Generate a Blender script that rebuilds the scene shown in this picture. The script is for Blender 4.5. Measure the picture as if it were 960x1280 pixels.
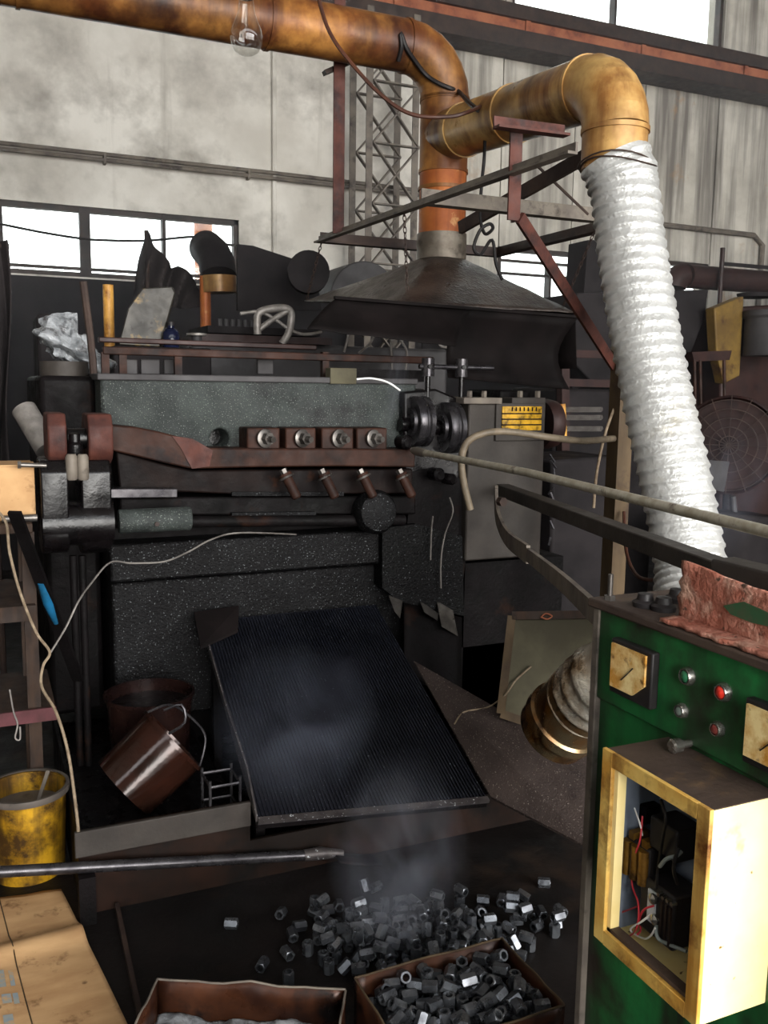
import bpy, bmesh, math, random
from mathutils import Vector, Matrix, noise, Quaternion
random.seed(7)
V = Vector
SC = bpy.context.scene
COL = SC.collection
for _o in list(bpy.data.objects):
    bpy.data.objects.remove(_o)

# ------------------------------------------------------------------ camera
F = 1130.0                       # focal length in pixels of the 960x1280 frame
CAM = V((0.0, 0.0, 1.55))
CROT = (Matrix.Rotation(math.radians(-24.0), 3, 'Z') @ Matrix.Rotation(math.radians(90 - 7.96), 3, 'X')
        @ Matrix.Rotation(math.radians(0.8), 3, 'Z'))
cd = bpy.data.cameras.new('camera'); cam = bpy.data.objects.new('camera', cd); COL.objects.link(cam)
cam.matrix_world = Matrix.Translation(CAM) @ CROT.to_4x4()
cd.sensor_fit = 'VERTICAL'; cd.sensor_height = 24.0; cd.lens = 24.0 * F / 1280.0
cd.clip_start = 0.02; cd.clip_end = 200
SC.camera = cam

# ------------------------------------------------------------------ sky, daylight, exposure
world = bpy.data.worlds.new('overcast_sky'); SC.world = world; world.use_nodes = True
_bg = world.node_tree.nodes['Background']
_bg.inputs[0].default_value = (0.93, 0.97, 1.0, 1); _bg.inputs[1].default_value = 3.7
_ld = bpy.data.lights.new('gateway_daylight_offscreen', 'AREA'); _ld.shape = 'RECTANGLE'; _ld.size = 7.6; _ld.size_y = 4.0
_ld.energy = 760; _ld.color = (1.0, 0.96, 0.9)
_lo = bpy.data.objects.new('gateway_daylight_offscreen', _ld); COL.objects.link(_lo)
_lo.location = (2.4, -4.55, 2.1)
_lo.rotation_euler = V((0, 1, 0)).to_track_quat('-Z', 'Y').to_euler()
SC.view_settings.view_transform = 'Standard'; SC.view_settings.look = 'None'
SC.view_settings.exposure = 0.65; SC.view_settings.gamma = 1.0; SC.view_settings.use_curve_mapping = False
try:
    SC.cycles.use_denoising = True; SC.cycles.denoiser = 'OPENIMAGEDENOISE'
    SC.cycles.sample_clamp_indirect = 6.0; SC.cycles.max_bounces = 8; SC.cycles.caustics_refractive = False
    SC.cycles.caustics_reflective = False; SC.cycles.transparent_max_bounces = 12
except Exception: pass

# ------------------------------------------------------------------ pixel -> point on a real plane
def ray(px, py): return CROT @ V(((px - 480) / F, -(py - 640) / F, -1.0))
def PY(px, py, y): d = ray(px, py); return CAM + d * ((y - CAM.y) / d.y)
def PX(px, py, x): d = ray(px, py); return CAM + d * ((x - CAM.x) / d.x)
def PZ(px, py, z): d = ray(px, py); return CAM + d * ((z - CAM.z) / d.z)
def PD(px, py, dep): return CAM + ray(px, py) * dep

# ------------------------------------------------------------------ mesh builder
ORI = {}
def smooth_pts(pts, n=8):
    pts = [V(p) for p in pts]; out = []
    for i in range(len(pts) - 1):
        p0 = pts[max(i - 1, 0)]; p1 = pts[i]; p2 = pts[i + 1]; p3 = pts[min(i + 2, len(pts) - 1)]
        for k in range(n):
            t = k / n
            out.append(0.5 * ((2 * p1) + (p2 - p0) * t + (2 * p0 - 5 * p1 + 4 * p2 - p3) * t * t + (3 * p1 - p0 - 3 * p2 + p3) * t ** 3))
    out.append(pts[-1]); return out
def frames(pts):
    T = []
    for i in range(len(pts)):
        a = pts[max(i - 1, 0)]; b = pts[min(i + 1, len(pts) - 1)]; T.append((b - a).normalized())
    up = V((0, 0, 1)) if abs(T[0].z) < 0.9 else V((0, 1, 0))
    n = T[0].cross(up).normalized(); fr = []
    for i, t in enumerate(T):
        if i:
            q = T[i - 1].rotation_difference(t); n = q @ n
        n = (n - t * n.dot(t)).normalized(); fr.append((n, t.cross(n).normalized(), t))
    return fr
class MB:
    def __init__(s): s.v = []; s.f = []
    def add(s, vs, fs):
        o = len(s.v); s.v += [V(v) for v in vs]; s.f += [tuple(i + o for i in f) for f in fs]; return s
    def box(s, c, sz, rot=None):
        c = V(c); h = V(sz) / 2; vs = []
        for x in (-1, 1):
            for y in (-1, 1):
                for z in (-1, 1):
                    p = V((x * h.x, y * h.y, z * h.z))
                    vs.append(c + (rot @ p if rot else p))
        return s.add(vs, [(0, 1, 3, 2), (4, 6, 7, 5), (0, 4, 5, 1), (2, 3, 7, 6), (0, 2, 6, 4), (1, 5, 7, 3)])
    def span(s, a, b):
        a = V(a); b = V(b); return s.box((a + b) / 2, [abs(b[i] - a[i]) for i in range(3)])
    def sweep(s, p0, p1, prof, up=(0, 0, 1)):
        p0 = V(p0); p1 = V(p1); t = (p1 - p0).normalized(); up = V(up)
        if abs(t.dot(up)) > 0.98: up = V((0, 1, 0))
        n = t.cross(up).normalized(); b = n.cross(t).normalized(); k = len(prof)
        vs = [p0 + n * x + b * y for x, y in prof] + [p1 + n * x + b * y for x, y in prof]
        fs = [tuple(range(k)), tuple(range(2 * k - 1, k - 1, -1))]
        fs += [(i, k + i, k + (i + 1) % k, (i + 1) % k) for i in range(k)]
        return s.add(vs, fs)
    def bar(s, p0, p1, w, h, up=(0, 0, 1)):
        return s.sweep(p0, p1, [(-w / 2, -h / 2), (w / 2, -h / 2), (w / 2, h / 2), (-w / 2, h / 2)], up)
    def angle(s, p0, p1, w, t=0.006, up=(0, 0, 1), flip=1):
        a = w * flip; u = t * flip
        return s.sweep(p0, p1, [(0, 0), (a, 0), (a, t), (u, t), (u, w), (0, w)], up)
    def tube(s, pts, r, seg=12, cap=True, sm=0):
        pts = smooth_pts(pts, sm) if sm else [V(p) for p in pts]
        rr = r if callable(r) else (lambda i, n, a: r)
        fr = frames(pts); vs = []; fs = []; n = len(pts)
        for i, (p, (a, b, t)) in enumerate(zip(pts, fr)):
            for k in range(seg):
                an = 2 * math.pi * k / seg
                vs.append(p + (a * math.cos(an) + b * math.sin(an)) * rr(i, n, an))
        for i in range(n - 1):
            for k in range(seg):
                k2 = (k + 1) % seg
                fs.append((i * seg + k, (i + 1) * seg + k, (i + 1) * seg + k2, i * seg + k2))
        if cap: fs += [tuple(range(seg)), tuple(range(n * seg - 1, (n - 1) * seg - 1, -1))]
        return s.add(vs, fs)
    def cyl(s, p0, p1, r, seg=20): return s.tube([p0, p1], r, seg)
    def lathe(s, prof, o, ax=(0, 0, 1), seg=28):
        o = V(o); ax = V(ax).normalized(); up = V((0, 0, 1)) if abs(ax.z) < 0.9 else V((0, 1, 0))
        a = ax.cross(up).normalized(); b = ax.cross(a).normalized(); vs = []; fs = []; n = len(prof)
        for r, h in prof:
            for k in range(seg):
                an = 2 * math.pi * k / seg
                vs.append(o + ax * h + (a * math.cos(an) + b * math.sin(an)) * max(r, 1e-5))
        for i in range(n - 1):
            for k in range(seg):
                k2 = (k + 1) % seg
                fs.append((i * seg + k, i * seg + k2, (i + 1) * seg + k2, (i + 1) * seg + k))
        return s.add(vs, fs)
    def prism(s, poly, ext):
        poly = [V(p) for p in poly]; ext = V(ext); k = len(poly)
        return s.add(poly + [p + ext for p in poly],
                     [tuple(range(k)), tuple(range(2 * k - 1, k - 1, -1))] + [(i, k + i, k + (i + 1) % k, (i + 1) % k) for i in range(k)])
    def hexa(s, c, ax, r, h):
        ax = V(ax).normalized(); c = V(c); return s.tube([c - ax * h / 2, c + ax * h / 2], r, 6)
    def sheet(s, fn, nu, nv):
        vs = [fn(i / nu, j / nv) for j in range(nv + 1) for i in range(nu + 1)]
        return s.add(vs, [(j * (nu + 1) + i, j * (nu + 1) + i + 1, (j + 1) * (nu + 1) + i + 1, (j + 1) * (nu + 1) + i) for j in range(nv) for i in range(nu)])
    def build(s, name, mat, parent=None, bev=0, solid=0, sharp=38, **kw):
        lo = V((min(v.x for v in s.v), min(v.y for v in s.v), min(v.z for v in s.v)))
        hi = V((max(v.x for v in s.v), max(v.y for v in s.v), max(v.z for v in s.v)))
        org = (lo + hi) / 2
        if parent is None: org.z = lo.z
        me = bpy.data.meshes.new(name); me.from_pydata([v - org for v in s.v], [], s.f)
        bm = bmesh.new(); bm.from_mesh(me); bmesh.ops.recalc_face_normals(bm, faces=bm.faces); bm.to_mesh(me); bm.free()
        me.polygons.foreach_set('use_smooth', [True] * len(me.polygons))
        try: me.set_sharp_from_angle(angle=math.radians(sharp))
        except Exception: pass
        me.materials.append(mat)
        o = bpy.data.objects.new(name, me); COL.objects.link(o); ORI[o.name] = org
        if parent: o.parent = parent; o.location = org - ORI[parent.name]
        else: o.location = org
        if solid:
            m = o.modifiers.new('thick', 'SOLIDIFY'); m.thickness = solid; m.offset = 0
        if bev:
            m = o.modifiers.new('edge', 'BEVEL'); m.width = bev; m.segments = 2; m.limit_method = 'ANGLE'
        tag(o, **kw); return o
def tag(o, label=None, cat=None, group=None, kind=None):
    if label: o['label'] = label
    if cat: o['category'] = cat
    if group: o['group'] = group
    if kind: o['kind'] = kind
    return o
def thing(name, label, cat, loc, group=None, kind=None):
    o = bpy.data.objects.new(name, None); COL.objects.link(o); o.location = V(loc); ORI[o.name] = V(loc); o.empty_display_size = 0.1
    return tag(o, label, cat, group, kind)
def copy_tree(o, parent=None):
    c = o.copy(); COL.objects.link(c); c.parent = parent; ORI[c.name] = V(ORI[o.name])
    for ch in [x for x in bpy.data.objects if x.parent == o]: copy_tree(ch, c)
    return c

# ------------------------------------------------------------------ materials
def lin(c):
    if isinstance(c, str):
        c = [int(c[i:i + 2], 16) / 255 for i in (0, 2, 4)]
    return tuple(((x / 12.92) if x <= 0.04045 else ((x + 0.055) / 1.055) ** 2.4) for x in c) + (1,)
def M(name, c1, c2=None, scale=6, rough=(0.5, 0.7), metal=0.0, bump=0.0, bscale=40, streak=None, speck=None, stain=None, spec=0.25, stretch=(1, 1, 1), lo=0.38, hi=0.62, soft=0.0):
    m = bpy.data.materials.new(name); m.use_nodes = True; nt = m.node_tree; N = nt.nodes; L = nt.links
    b = N['Principled BSDF']; b.inputs['Metallic'].default_value = metal
    b.inputs['Specular IOR Level'].default_value = spec
    tc = N.new('ShaderNodeTexCoord'); geo = N.new('ShaderNodeNewGeometry')
    def mapped(sc):
        mp = N.new('ShaderNodeMapping'); mp.inputs['Scale'].default_value = sc; L.new(geo.outputs['Position'], mp.inputs[0]); return mp.outputs[0]
    def ntex(vec, s, det=6, ro=0.6):
        t = N.new('ShaderNodeTexNoise'); t.inputs['Scale'].default_value = s; t.inputs['Detail'].default_value = det; t.inputs['Roughness'].default_value = ro
        L.new(vec, t.inputs['Vector']); return t.outputs['Fac']
    def ramp(f, a, bb):
        r = N.new('ShaderNodeMapRange'); r.inputs[1].default_value = a; r.inputs[2].default_value = bb; r.clamp = True; L.new(f, r.inputs[0]); return r.outputs[0]
    def mix(f, a, bb):
        x = N.new('ShaderNodeMix'); x.data_type = 'RGBA'; L.new(f, x.inputs[0])
        for inp, val in ((6, a), (7, bb)):
            if isinstance(val, tuple): x.inputs[inp].default_value = val
            else: L.new(val, x.inputs[inp])
        return x.outputs[2]
    f0 = ramp(ntex(mapped(stretch), scale), lo, hi)
    col = mix(f0, lin(c1), lin(c2 or c1))
    if streak:   # (colour, amount, scale): runs down vertical faces
        f = ramp(ntex(mapped((1, 1, 0.06)), streak[2], 5), 0.66 - streak[1] * 0.3, 0.80 - streak[1] * 0.2)
        col = mix(f, col, lin(streak[0]))
    if stain:    # (colour, amount, scale)
        f = ramp(ntex(mapped((1, 1, 1)), stain[2], 5, 0.65), 0.68 - stain[1] * 0.3 - soft, 0.78 - stain[1] * 0.25 + soft)
        col = mix(f, col, lin(stain[0]))
    if speck:    # (colour, amount, scale): metal chips, spatter
        f = ramp(ntex(mapped((1, 1, 1)), speck[2], 2, 0.5), 0.74 - speck[1] * 0.25, 0.78 - speck[1] * 0.22)
        col = mix(f, col, lin(speck[0]))
    L.new(col, b.inputs['Base Color'])
    rr = N.new('ShaderNodeMapRange'); rr.inputs[1].default_value = 0.3; rr.inputs[2].default_value = 0.7
    rr.inputs[3].default_value = rough[0]; rr.inputs[4].default_value = rough[1]
    L.new(ntex(mapped((1, 1, 1)), scale * 1.7), rr.inputs[0]); L.new(rr.outputs[0], b.inputs['Roughness'])
    if bump:
        bp = N.new('ShaderNodeBump'); bp.inputs['Strength'].default_value = bump; bp.inputs['Distance'].default_value = 0.01
        L.new(ntex(mapped((1, 1, 1)), bscale, 4), bp.inputs['Height']); L.new(bp.outputs[0], b.inputs['Normal'])
    return m
mt = {}
mt['plaster'] = M('sooty_plaster', 'd6d2ca', 'b9b4ab', 1.3, (0.85, 0.95), stain=('8f8a82', 0.42, 1.7), soft=0.06, streak=('a39e95', 0.2, 5), bump=0.15, bscale=12)
mt['cladding'] = M('streaked_cladding', 'c3beb4', 'a7a298', 2.0, (0.8, 0.95), streak=('6f6a64', 0.75, 6), stain=('9a7a58', 0.22, 1.5), bump=0.1)
mt['dado'] = M('dark_wall_sheet', '1e1c1d', '292627', 3, (0.7, 0.9), spec=0.05, streak=('1c1a1b', 0.5, 5))
mt['floor'] = M('oily_concrete', '0c0a0a', '171211', 3, (0.4, 0.75), spec=0.25, stain=('2c211a', 0.4, 2), bump=0.3, bscale=30)
mt['yard'] = M('yard_concrete', '8a8680', '77726c', 1, (0.9, 0.95))
mt['roof'] = M('roof_sheet', '8f8b86', '75716d', 1, (0.8, 0.9))
mt['frame_dark'] = M('dark_window_frame', '2a2625', '3a302c', 8, (0.5, 0.7))
mt['duct'] = M('tar_stained_duct', 'a8743a', '6e3f1e', 5, (0.3, 0.55), 0.15, bump=0.08, streak=('4a2614', 0.75, 7), stain=('1d1310', 0.62, 2.0), soft=0.12)
mt['duct_pale'] = M('tan_stained_duct', 'b8955c', '8a6234', 5, (0.25, 0.5), 0.15, bump=0.08, streak=('5b3419', 0.6, 9), stain=('241712', 0.5, 2.4), soft=0.12)
mt['duct_orange'] = M('orange_rusted_duct', 'a5622f', '8a4a24', 6, (0.4, 0.65), 0.15, streak=('4a2315', 0.45, 8), stain=('caa06a', 0.2, 5))
mt['collar'] = M('grey_tin_collar', '7d756a', '5e564d', 8, (0.4, 0.6), 0.5, stain=('2a2320', 0.35, 6))
mt['foil'] = M('aluminium_foil_hose', 'c2c2c0', 'b0b0ae', 9, (0.3, 0.48), 0.5, bump=0.5, bscale=60, stain=('a8a49a', 0.25, 7))
mt['foil_dirty'] = M('oil_stained_foil', 'cfc8ba', '8a6a40', 9, (0.2, 0.4), 0.7, bump=0.6, bscale=50, stain=('2a1b12', 0.5, 9), spec=0.5)
mt['brass_oil'] = M('oil_stained_tin', '8a7a5e', '8a5518', 10, (0.12, 0.3), 0.8, streak=('2a170c', 0.6, 14), stain=('1a1110', 0.45, 8), spec=0.5)
mt['hood'] = M('tarred_hood_sheet', '3d332d', '2a2320', 7, (0.25, 0.5), 0.3, spec=0.5, bump=0.45, bscale=70, stain=('1d1715', 0.4, 4))
mt['black_sheet'] = M('soot_black_sheet', '0f0d0d', '171313', 5, (0.5, 0.8), 0.0, bump=0.15, spec=0.04)
mt['iron'] = M('dark_brown_iron', '3d302a', '2c2321', 9, (0.45, 0.7), 0.2, stain=('2a2120', 0.3, 8), bump=0.1)
mt['iron_grey'] = M('grimy_grey_iron', '6f675d', '57504a', 9, (0.5, 0.75), 0.1, stain=('332c29', 0.4, 8))
mt['rust'] = M('red_brown_rust', '4a2820', '351c18', 14, (0.5, 0.8), 0.05, bump=0.2, stain=('231716', 0.4, 7))
mt['rust_bright'] = M('orange_red_rust_scale', 'a8705f', '8a5040', 22, (0.75, 0.95), 0, bump=0.7, bscale=90, stain=('c79f8c', 0.55, 14), streak=('6b4a3a', 0.4, 10), speck=('4f3a2f', 0.38, 60))
mt['chips'] = M('grey_green_chip_covered_casting', '343937', '252928', 7, (0.5, 0.8), 0.05, bump=0.5, bscale=140, stain=('1c1b1c', 0.45, 3), speck=('6f746e', 0.46, 200), spec=0.3)
mt['chips_dark'] = M('black_casting_with_chips', '111112', '080708', 4, (0.3, 0.65), 0.0, bump=0.6, bscale=110, speck=('6a6d6f', 0.32, 170), stain=('080708', 0.55, 3), spec=0.12)
mt['chips_black'] = M('black_oil_with_chips', '0a0a0a', '070607', 5, (0.2, 0.5), 0.0, bump=0.6, bscale=120, speck=('606365', 0.22, 150), spec=0.1)
mt['oil'] = M('black_oil_coat', '070607', '0e0b0c', 8, (0.16, 0.4), 0.0, bump=0.28, bscale=18, spec=0.3)
mt['oil_rough'] = M('black_grime', '0a0909', '110e0f', 8, (0.4, 0.75), 0.0, bump=0.3, bscale=60, spec=0.07, stain=('23150f', 0.3, 5))
mt['arm'] = M('worn_red_brown_arm', '35211a', '1f1512', 10, (0.4, 0.65), 0.0, spec=0.1, stain=('1b1414', 0.45, 5), bump=0.15)
mt['arm_dark'] = M('dark_oiled_arm', '1a1210', '100c0c', 10, (0.4, 0.65), 0.0, spec=0.06, stain=('3f2618', 0.3, 7), bump=0.2)
mt['steel'] = M('worn_steel', '6e6a66', '4d4946', 14, (0.25, 0.5), 0.75)
mt['steel_dark'] = M('dark_oiled_steel', '4a484a', '302e31', 16, (0.2, 0.4), 0.7)
mt['gearbox'] = M('grey_brown_gearbox', '3b3632', '2d2926', 6, (0.5, 0.7), 0.05, streak=('39322e', 0.45, 7), bump=0.15)
mt['nut'] = M('oily_steel_nut', '6f7277', '44464b', 18, (0.2, 0.42), 0.7, stain=('2b2b2f', 0.35, 25), spec=0.5)
mt['tray_in'] = M('brown_oiled_tin', '4a2a19', '2b1710', 8, (0.2, 0.5), 0.25, stain=('120d0c', 0.45, 6))
mt['pan_brown'] = M('oil_darkened_brown_steel', '23150f', '130d0a', 6, (0.35, 0.6), 0.0, stain=('0b0908', 0.5, 5), spec=0.15)
mt['chute'] = M('black_chute_steel', '0c0d13', '13141b', 6, (0.3, 0.55), 0.1, speck=('7f848c', 0.12, 190), spec=0.3)
mt['chute_edge'] = M('grey_worn_edge', '4a4544', '2e2a2b', 12, (0.3, 0.55), 0.4, speck=('b5b8bb', 0.3, 120))
mt['plate'] = M('chip_dusted_plate', '362d2a', '403632', 7, (0.6, 0.85), 0.05, bump=0.5, bscale=150, speck=('7a706a', 0.36, 160), stain=('231c1b', 0.35, 4))
mt['bucket_brown'] = M('oiled_brown_enamel', '311a13', '1e110c', 7, (0.08, 0.2), 0.3, bump=0.05, spec=0.5)
mt['bucket_dark'] = M('oiled_black_brown', '241512', '160d0d', 7, (0.15, 0.35), 0.3)
mt['paint'] = M('yellow_paint_bucket', 'b88c1c', '8a6212', 7, (0.35, 0.6), 0.0, streak=('2e2110', 0.78, 14), stain=('3a2710', 0.72, 11), soft=0.03)
mt['bucket_in'] = M('grey_sludge', '57504a', '433d39', 7, (0.35, 0.6), stain=('2c2725', 0.4, 8))
mt['card'] = M('tan_cardboard', 'b8946a', 'a58059', 5, (0.85, 0.95), stain=('6b4c30', 0.36, 9), streak=None, speck=('4f3822', 0.12, 14), stretch=(1, 3, 1))
mt['print'] = M('faded_blue_print', '7f8a90', '8f8f86', 30, (0.9, 0.95), stain=('b08f66', 0.6, 40))
mt['wood'] = M('dark_brown_wood', '35261c', '241a15', 9, (0.6, 0.85), stretch=(4, 1, 1), stain=('241c18', 0.35, 5))
mt['wood_pale'] = M('weathered_wood', '544532', '3d3124', 9, (0.65, 0.85), stretch=(1, 1, 0.2), stain=('3d3025', 0.35, 6))
mt['board'] = M('grey_plaster_board', '4d493a', '3d392d', 5, (0.8, 0.95), stain=('2f2a27', 0.36, 3))
mt['green'] = M('oil_stained_green_paint', '237a40', '1a5c30', 4, (0.3, 0.5), 0.0, streak=('1a261a', 0.75, 8), stain=('221c18', 0.6, 5), bump=0.06, soft=0.06, spec=0.35)
mt['lid'] = M('brown_greasy_lid', '4d4038', '3b302b', 6, (0.5, 0.75), 0.05, stain=('65503a', 0.3, 7), bump=0.2)
mt['yellow'] = M('cream_yellow_enamel', 'f2dfa6', 'e6cd88', 4, (0.35, 0.6), 0.0, stain=('b98a40', 0.2, 6), speck=('6a4a1c', 0.10, 60))
mt['yellow_rust'] = M('rust_stained_yellow_enamel', 'dcbb6a', 'bb8a3c', 9, (0.35, 0.6), 0.0, streak=('6a3d18', 0.55, 14), stain=('57300f', 0.42, 14), soft=0.04)
mt['meter'] = M('nicotine_stained_meter', 'ecd59a', 'c08a3e', 26, (0.2, 0.4), 0.0, stain=('5a3a18', 0.32, 30), spec=0.5)
mt['black_plastic'] = M('black_plastic', '1a1818', '252223', 12, (0.35, 0.6))
mt['grey_panel'] = M('blue_grey_backplate', '7d8694', '5f6672', 5, (0.4, 0.6), stain=('2d2d31', 0.4, 6))
mt['brass'] = M('dull_brass_coil', '8a6428', '5f421b', 30, (0.35, 0.55), 0.5, stain=('2a1d10', 0.4, 30))
mt['red_wire'] = M('red_wire', 'b3303a', None, 10, (0.4, 0.5)); mt['white_wire'] = M('white_wire', 'd8d6d4', None, 10, (0.4, 0.5))
mt['grey_wire'] = M('grey_wire', '8e9694', '767d7b', 10, (0.4, 0.5)); mt['cord'] = M('dirty_pale_cord', '8a7a66', '6a5b4a', 40, (0.7, 0.9))
mt['black_wire'] = M('black_cable', '141213', '1e1a19', 10, (0.4, 0.6)); mt['brown_wire'] = M('brown_cable', '4a2a1c', '35201a', 10, (0.4, 0.6))
mt['hose'] = M('tan_rubber_hose', '665b4c', '4f463a', 20, (0.4, 0.6)); mt['rod'] = M('grey_drawn_rod', 'b3ad9f', '98917f', 30, (0.3, 0.5), 0.4, stretch=(1, 1, 1), stain=('5a5048', 0.35, 20))
mt['red_lamp'] = M('red_button', 'ef3a2a', None, 10, (0.25, 0.3), spec=0.5); mt['green_lamp'] = M('green_button', '2f6a4a', None, 10, (0.25, 0.3))
mt['clear_lamp'] = M('grey_button', '6a756e', None, 10, (0.2, 0.3)); mt['maroon_lamp'] = M('maroon_button', '7a3a35', None, 10, (0.2, 0.3))
mt['chrome'] = M('dull_chrome', 'b5b2ac', '97938c', 20, (0.15, 0.3), 0.9); mt['label_white'] = M('white_paper', 'c9ccd0', 'a9adb2', 20, (0.6, 0.7))
mt['blue'] = M('blue_tape', '185a80', '113f58', 12, (0.4, 0.6)); mt['pink'] = M('faded_pink_strip', '553034', '432728', 12, (0.7, 0.9))
mt['olive'] = M('olive_rusty_cover', '6b5426', '54401f', 6, (0.5, 0.7), 0.1, stain=('3a2417', 0.45, 5)); mt['maroon'] = M('brown_machine_paint', '2e1b18', '201312', 5, (0.4, 0.65), 0.1, stain=('1a1011', 0.4, 4))
mt['bg_grey'] = M('grey_machine_paint', '3f3d3e', '302e2f', 4, (0.5, 0.75), 0.1, stain=('2a2829', 0.4, 4)); mt['bg_dark'] = M('dark_machine_paint', '1c1a1b', '262324', 4, (0.5, 0.8), spec=0.06)  # bg_grey and bg_dark: plain mottled grey and near-black base colours
mt['bg_wire'] = M('pale_wire', '8a8580', '6f6a66', 20, (0.4, 0.6), 0.4); mt['cloth'] = M('sooty_cloth', '231f20', '302b2b', 6, (0.85, 0.95), bump=0.4, bscale=20)
mt['orange'] = M('orange_rust_primer', '9a5f43', '7d4632', 6, (0.7, 0.9), stain=('5a3226', 0.35, 6)); mt['post_yellow'] = M('yellow_stained_post', 'c8974a', '9c6a2c', 8, (0.4, 0.6), stain=('6a3d1a', 0.4, 6))
mt['mirror_plate'] = M('grimy_sheet', '3b3833', '2c2a27', 8, (0.3, 0.5), 0.2, stain=('6b5733', 0.4, 9), speck=('231f1d', 0.3, 30))
def glassy(name, col, rough=0.02, alpha=None):
    m = bpy.data.materials.new(name); m.use_nodes = True; b = m.node_tree.nodes['Principled BSDF']
    b.inputs['Base Color'].default_value = lin(col); b.inputs['Roughness'].default_value = rough
    b.inputs['Transmission Weight'].default_value = 1.0; b.inputs['IOR'].default_value = 1.15 if alpha else 1.45; return m
mt['glass'] = glassy('clear_bulb_glass', 'ffffff', 0.0, 1); mt['plastic_film'] = glassy('crumpled_clear_film', 'e8e6e0', 0.15)
mt['pane'] = glassy('window_pane_glass', 'ffffff', 0.0, 1)
mt['sight'] = M('amber_sight_glass', 'c99a2e', '8a6a1c', 30, (0.08, 0.2), 0.0, stain=('4a3a1a', 0.4, 30), spec=0.5)
def thin_glass(name, tint, base=0.05, edge=0.5):
    m = bpy.data.materials.new(name); m.use_nodes = True; nt = m.node_tree; N = nt.nodes; L = nt.links
    N.remove(N['Principled BSDF']); out = N['Material Output']
    t = N.new('ShaderNodeBsdfTransparent'); t.inputs[0].default_value = lin(tint)
    g = N.new('ShaderNodeBsdfGlossy'); g.inputs['Roughness'].default_value = 0.03
    lw = N.new('ShaderNodeLayerWeight'); lw.inputs[0].default_value = 0.3
    fr = N.new('ShaderNodeMath'); fr.operation = 'MULTIPLY_ADD'; fr.inputs[1].default_value = 0.35; fr.inputs[2].default_value = 0.03; L.new(lw.outputs['Facing'], fr.inputs[0])
    mx = N.new('ShaderNodeMixShader'); L.new(fr.outputs[0], mx.inputs[0]); L.new(t.outputs[0], mx.inputs[1]); L.new(g.outputs[0], mx.inputs[2])
    L.new(mx.outputs[0], out.inputs[0]); return m
mt['glass'] = thin_glass('clear_bulb_glass', 'f4f4f2'); mt['pane'] = thin_glass('window_pane_glass', 'f4f6f4'); mt['plastic_film'] = thin_glass('clear_plastic_film', 'b9b7b2')

mt['film'] = M('white_plastic_film', '9a9da0', '606366', 18, (.12, .3), 0, bump=.8, bscale=40, stain=('3f3d3e', .45, 14), spec=0.5)

# ================================================================== SETTING
WY = 8.0                                      # inner face of the back wall
def st(o): o['kind'] = 'structure'; return o
st(MB().span((-7, -4.8, -0.2), (13, WY + 0.3, 0)).build('floor', mt['floor']))
st(MB().span((-30, -36, -0.25), (40, -4.8, -0.05)).build('ground', mt['yard']))
st(MB().span((-30, WY + 0.3, -0.25), (40, 40, -0.05)).build('ground_rear', mt['yard']))
st(MB().span((-7, -4.9, 7.2), (13, WY + 0.3, 7.4)).build('ceiling', mt['roof']))
st(MB().span((-7.2, -4.8, -0.2), (-7, WY + 0.3, 7.2)).build('wall_left', mt['plaster']))
st(MB().span((13, -4.8, -0.2), (13.2, WY + 0.3, 7.2)).build('wall_right', mt['cladding']))
mf = MB()                                      # front wall: gateway behind the camera, clerestory above
for a_, b_, c_, d_ in ((-7, -1.5, 0, 4.9), (6.3, 13, 0, 4.9), (-1.5, 6.3, 4.2, 4.9), (-7, 13, 6.9, 7.2)): mf.span((a_, -4.8, c_), (b_, -4.5, d_))
st(mf.build('wall_front', mt['plaster']))
def W(px, py): return PY(px, py, WY)
w1a, w1b = W(-40, 248), W(299, 352)
XW1 = (-1.4, W(299, 320).x); ZW1 = (W(150, 349).z, W(150, 262).z)
XW3 = (W(624, 330).x, W(888, 330).x); ZW3 = (W(660, 352).z - 0.25, W(680, 312).z)
XW2 = (W(641, 20).x, W(905, 40).x); ZW2 = (W(750, 52).z, 6.6)
XJ = W(528, 200).x                            # plaster stops, cladding starts
def wall_rects(x0, x1, z0, z1, holes):
    xs = sorted({x0, x1, *[h[0] for h in holes], *[h[1] for h in holes]}); out = []
    for a, b in zip(xs, xs[1:]):
        hs = sorted([(h[2], h[3]) for h in holes if h[0] <= a + 1e-6 and h[1] >= b - 1e-6]); z = z0
        for ha, hb in hs:
            if ha > z: out.append((a, b, z, ha))
            z = hb
        if z < z1: out.append((a, b, z, z1))
    return out
m = MB()
for a, b, c, d in wall_rects(-7, XJ, 0, 7.2, [(XW1[0], XW1[1], ZW1[0], ZW1[1])]): m.span((a, WY, c), (b, WY + 0.25, d))
st(m.build('wall_back', mt['plaster']))
wr = MB()
for a, b, c, d in wall_rects(XJ, 13, 0, 7.2, [(*XW3, *ZW3), (*XW2, *ZW2)]): wr.span((a, WY + 0.06, c), (b, WY + 0.25, d))
wr = st(wr.build('wall_back_right', mt['cladding']))
x = XJ                                         # cladding sheets, each its own piece
while x < 12.9:
    x2 = min(x + 0.86, 13)
    for a, b, c, d in wall_rects(x + 0.006, x2 - 0.006, 0, 7.2, [h for h in ((*XW3, *ZW3), (*XW2, *ZW2)) if h[0] < x2 and h[1] > x]):
        a2, b2 = max(a, x + 0.006), min(b, x2 - 0.006)
        if b2 - a2 > 0.03 and d > 2.2: MB().span((a2, WY + random.uniform(0.0, 0.02), c), (b2, WY + 0.06, d)).build('cladding_sheet', mt['cladding'], wr)
    x = x2
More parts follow.
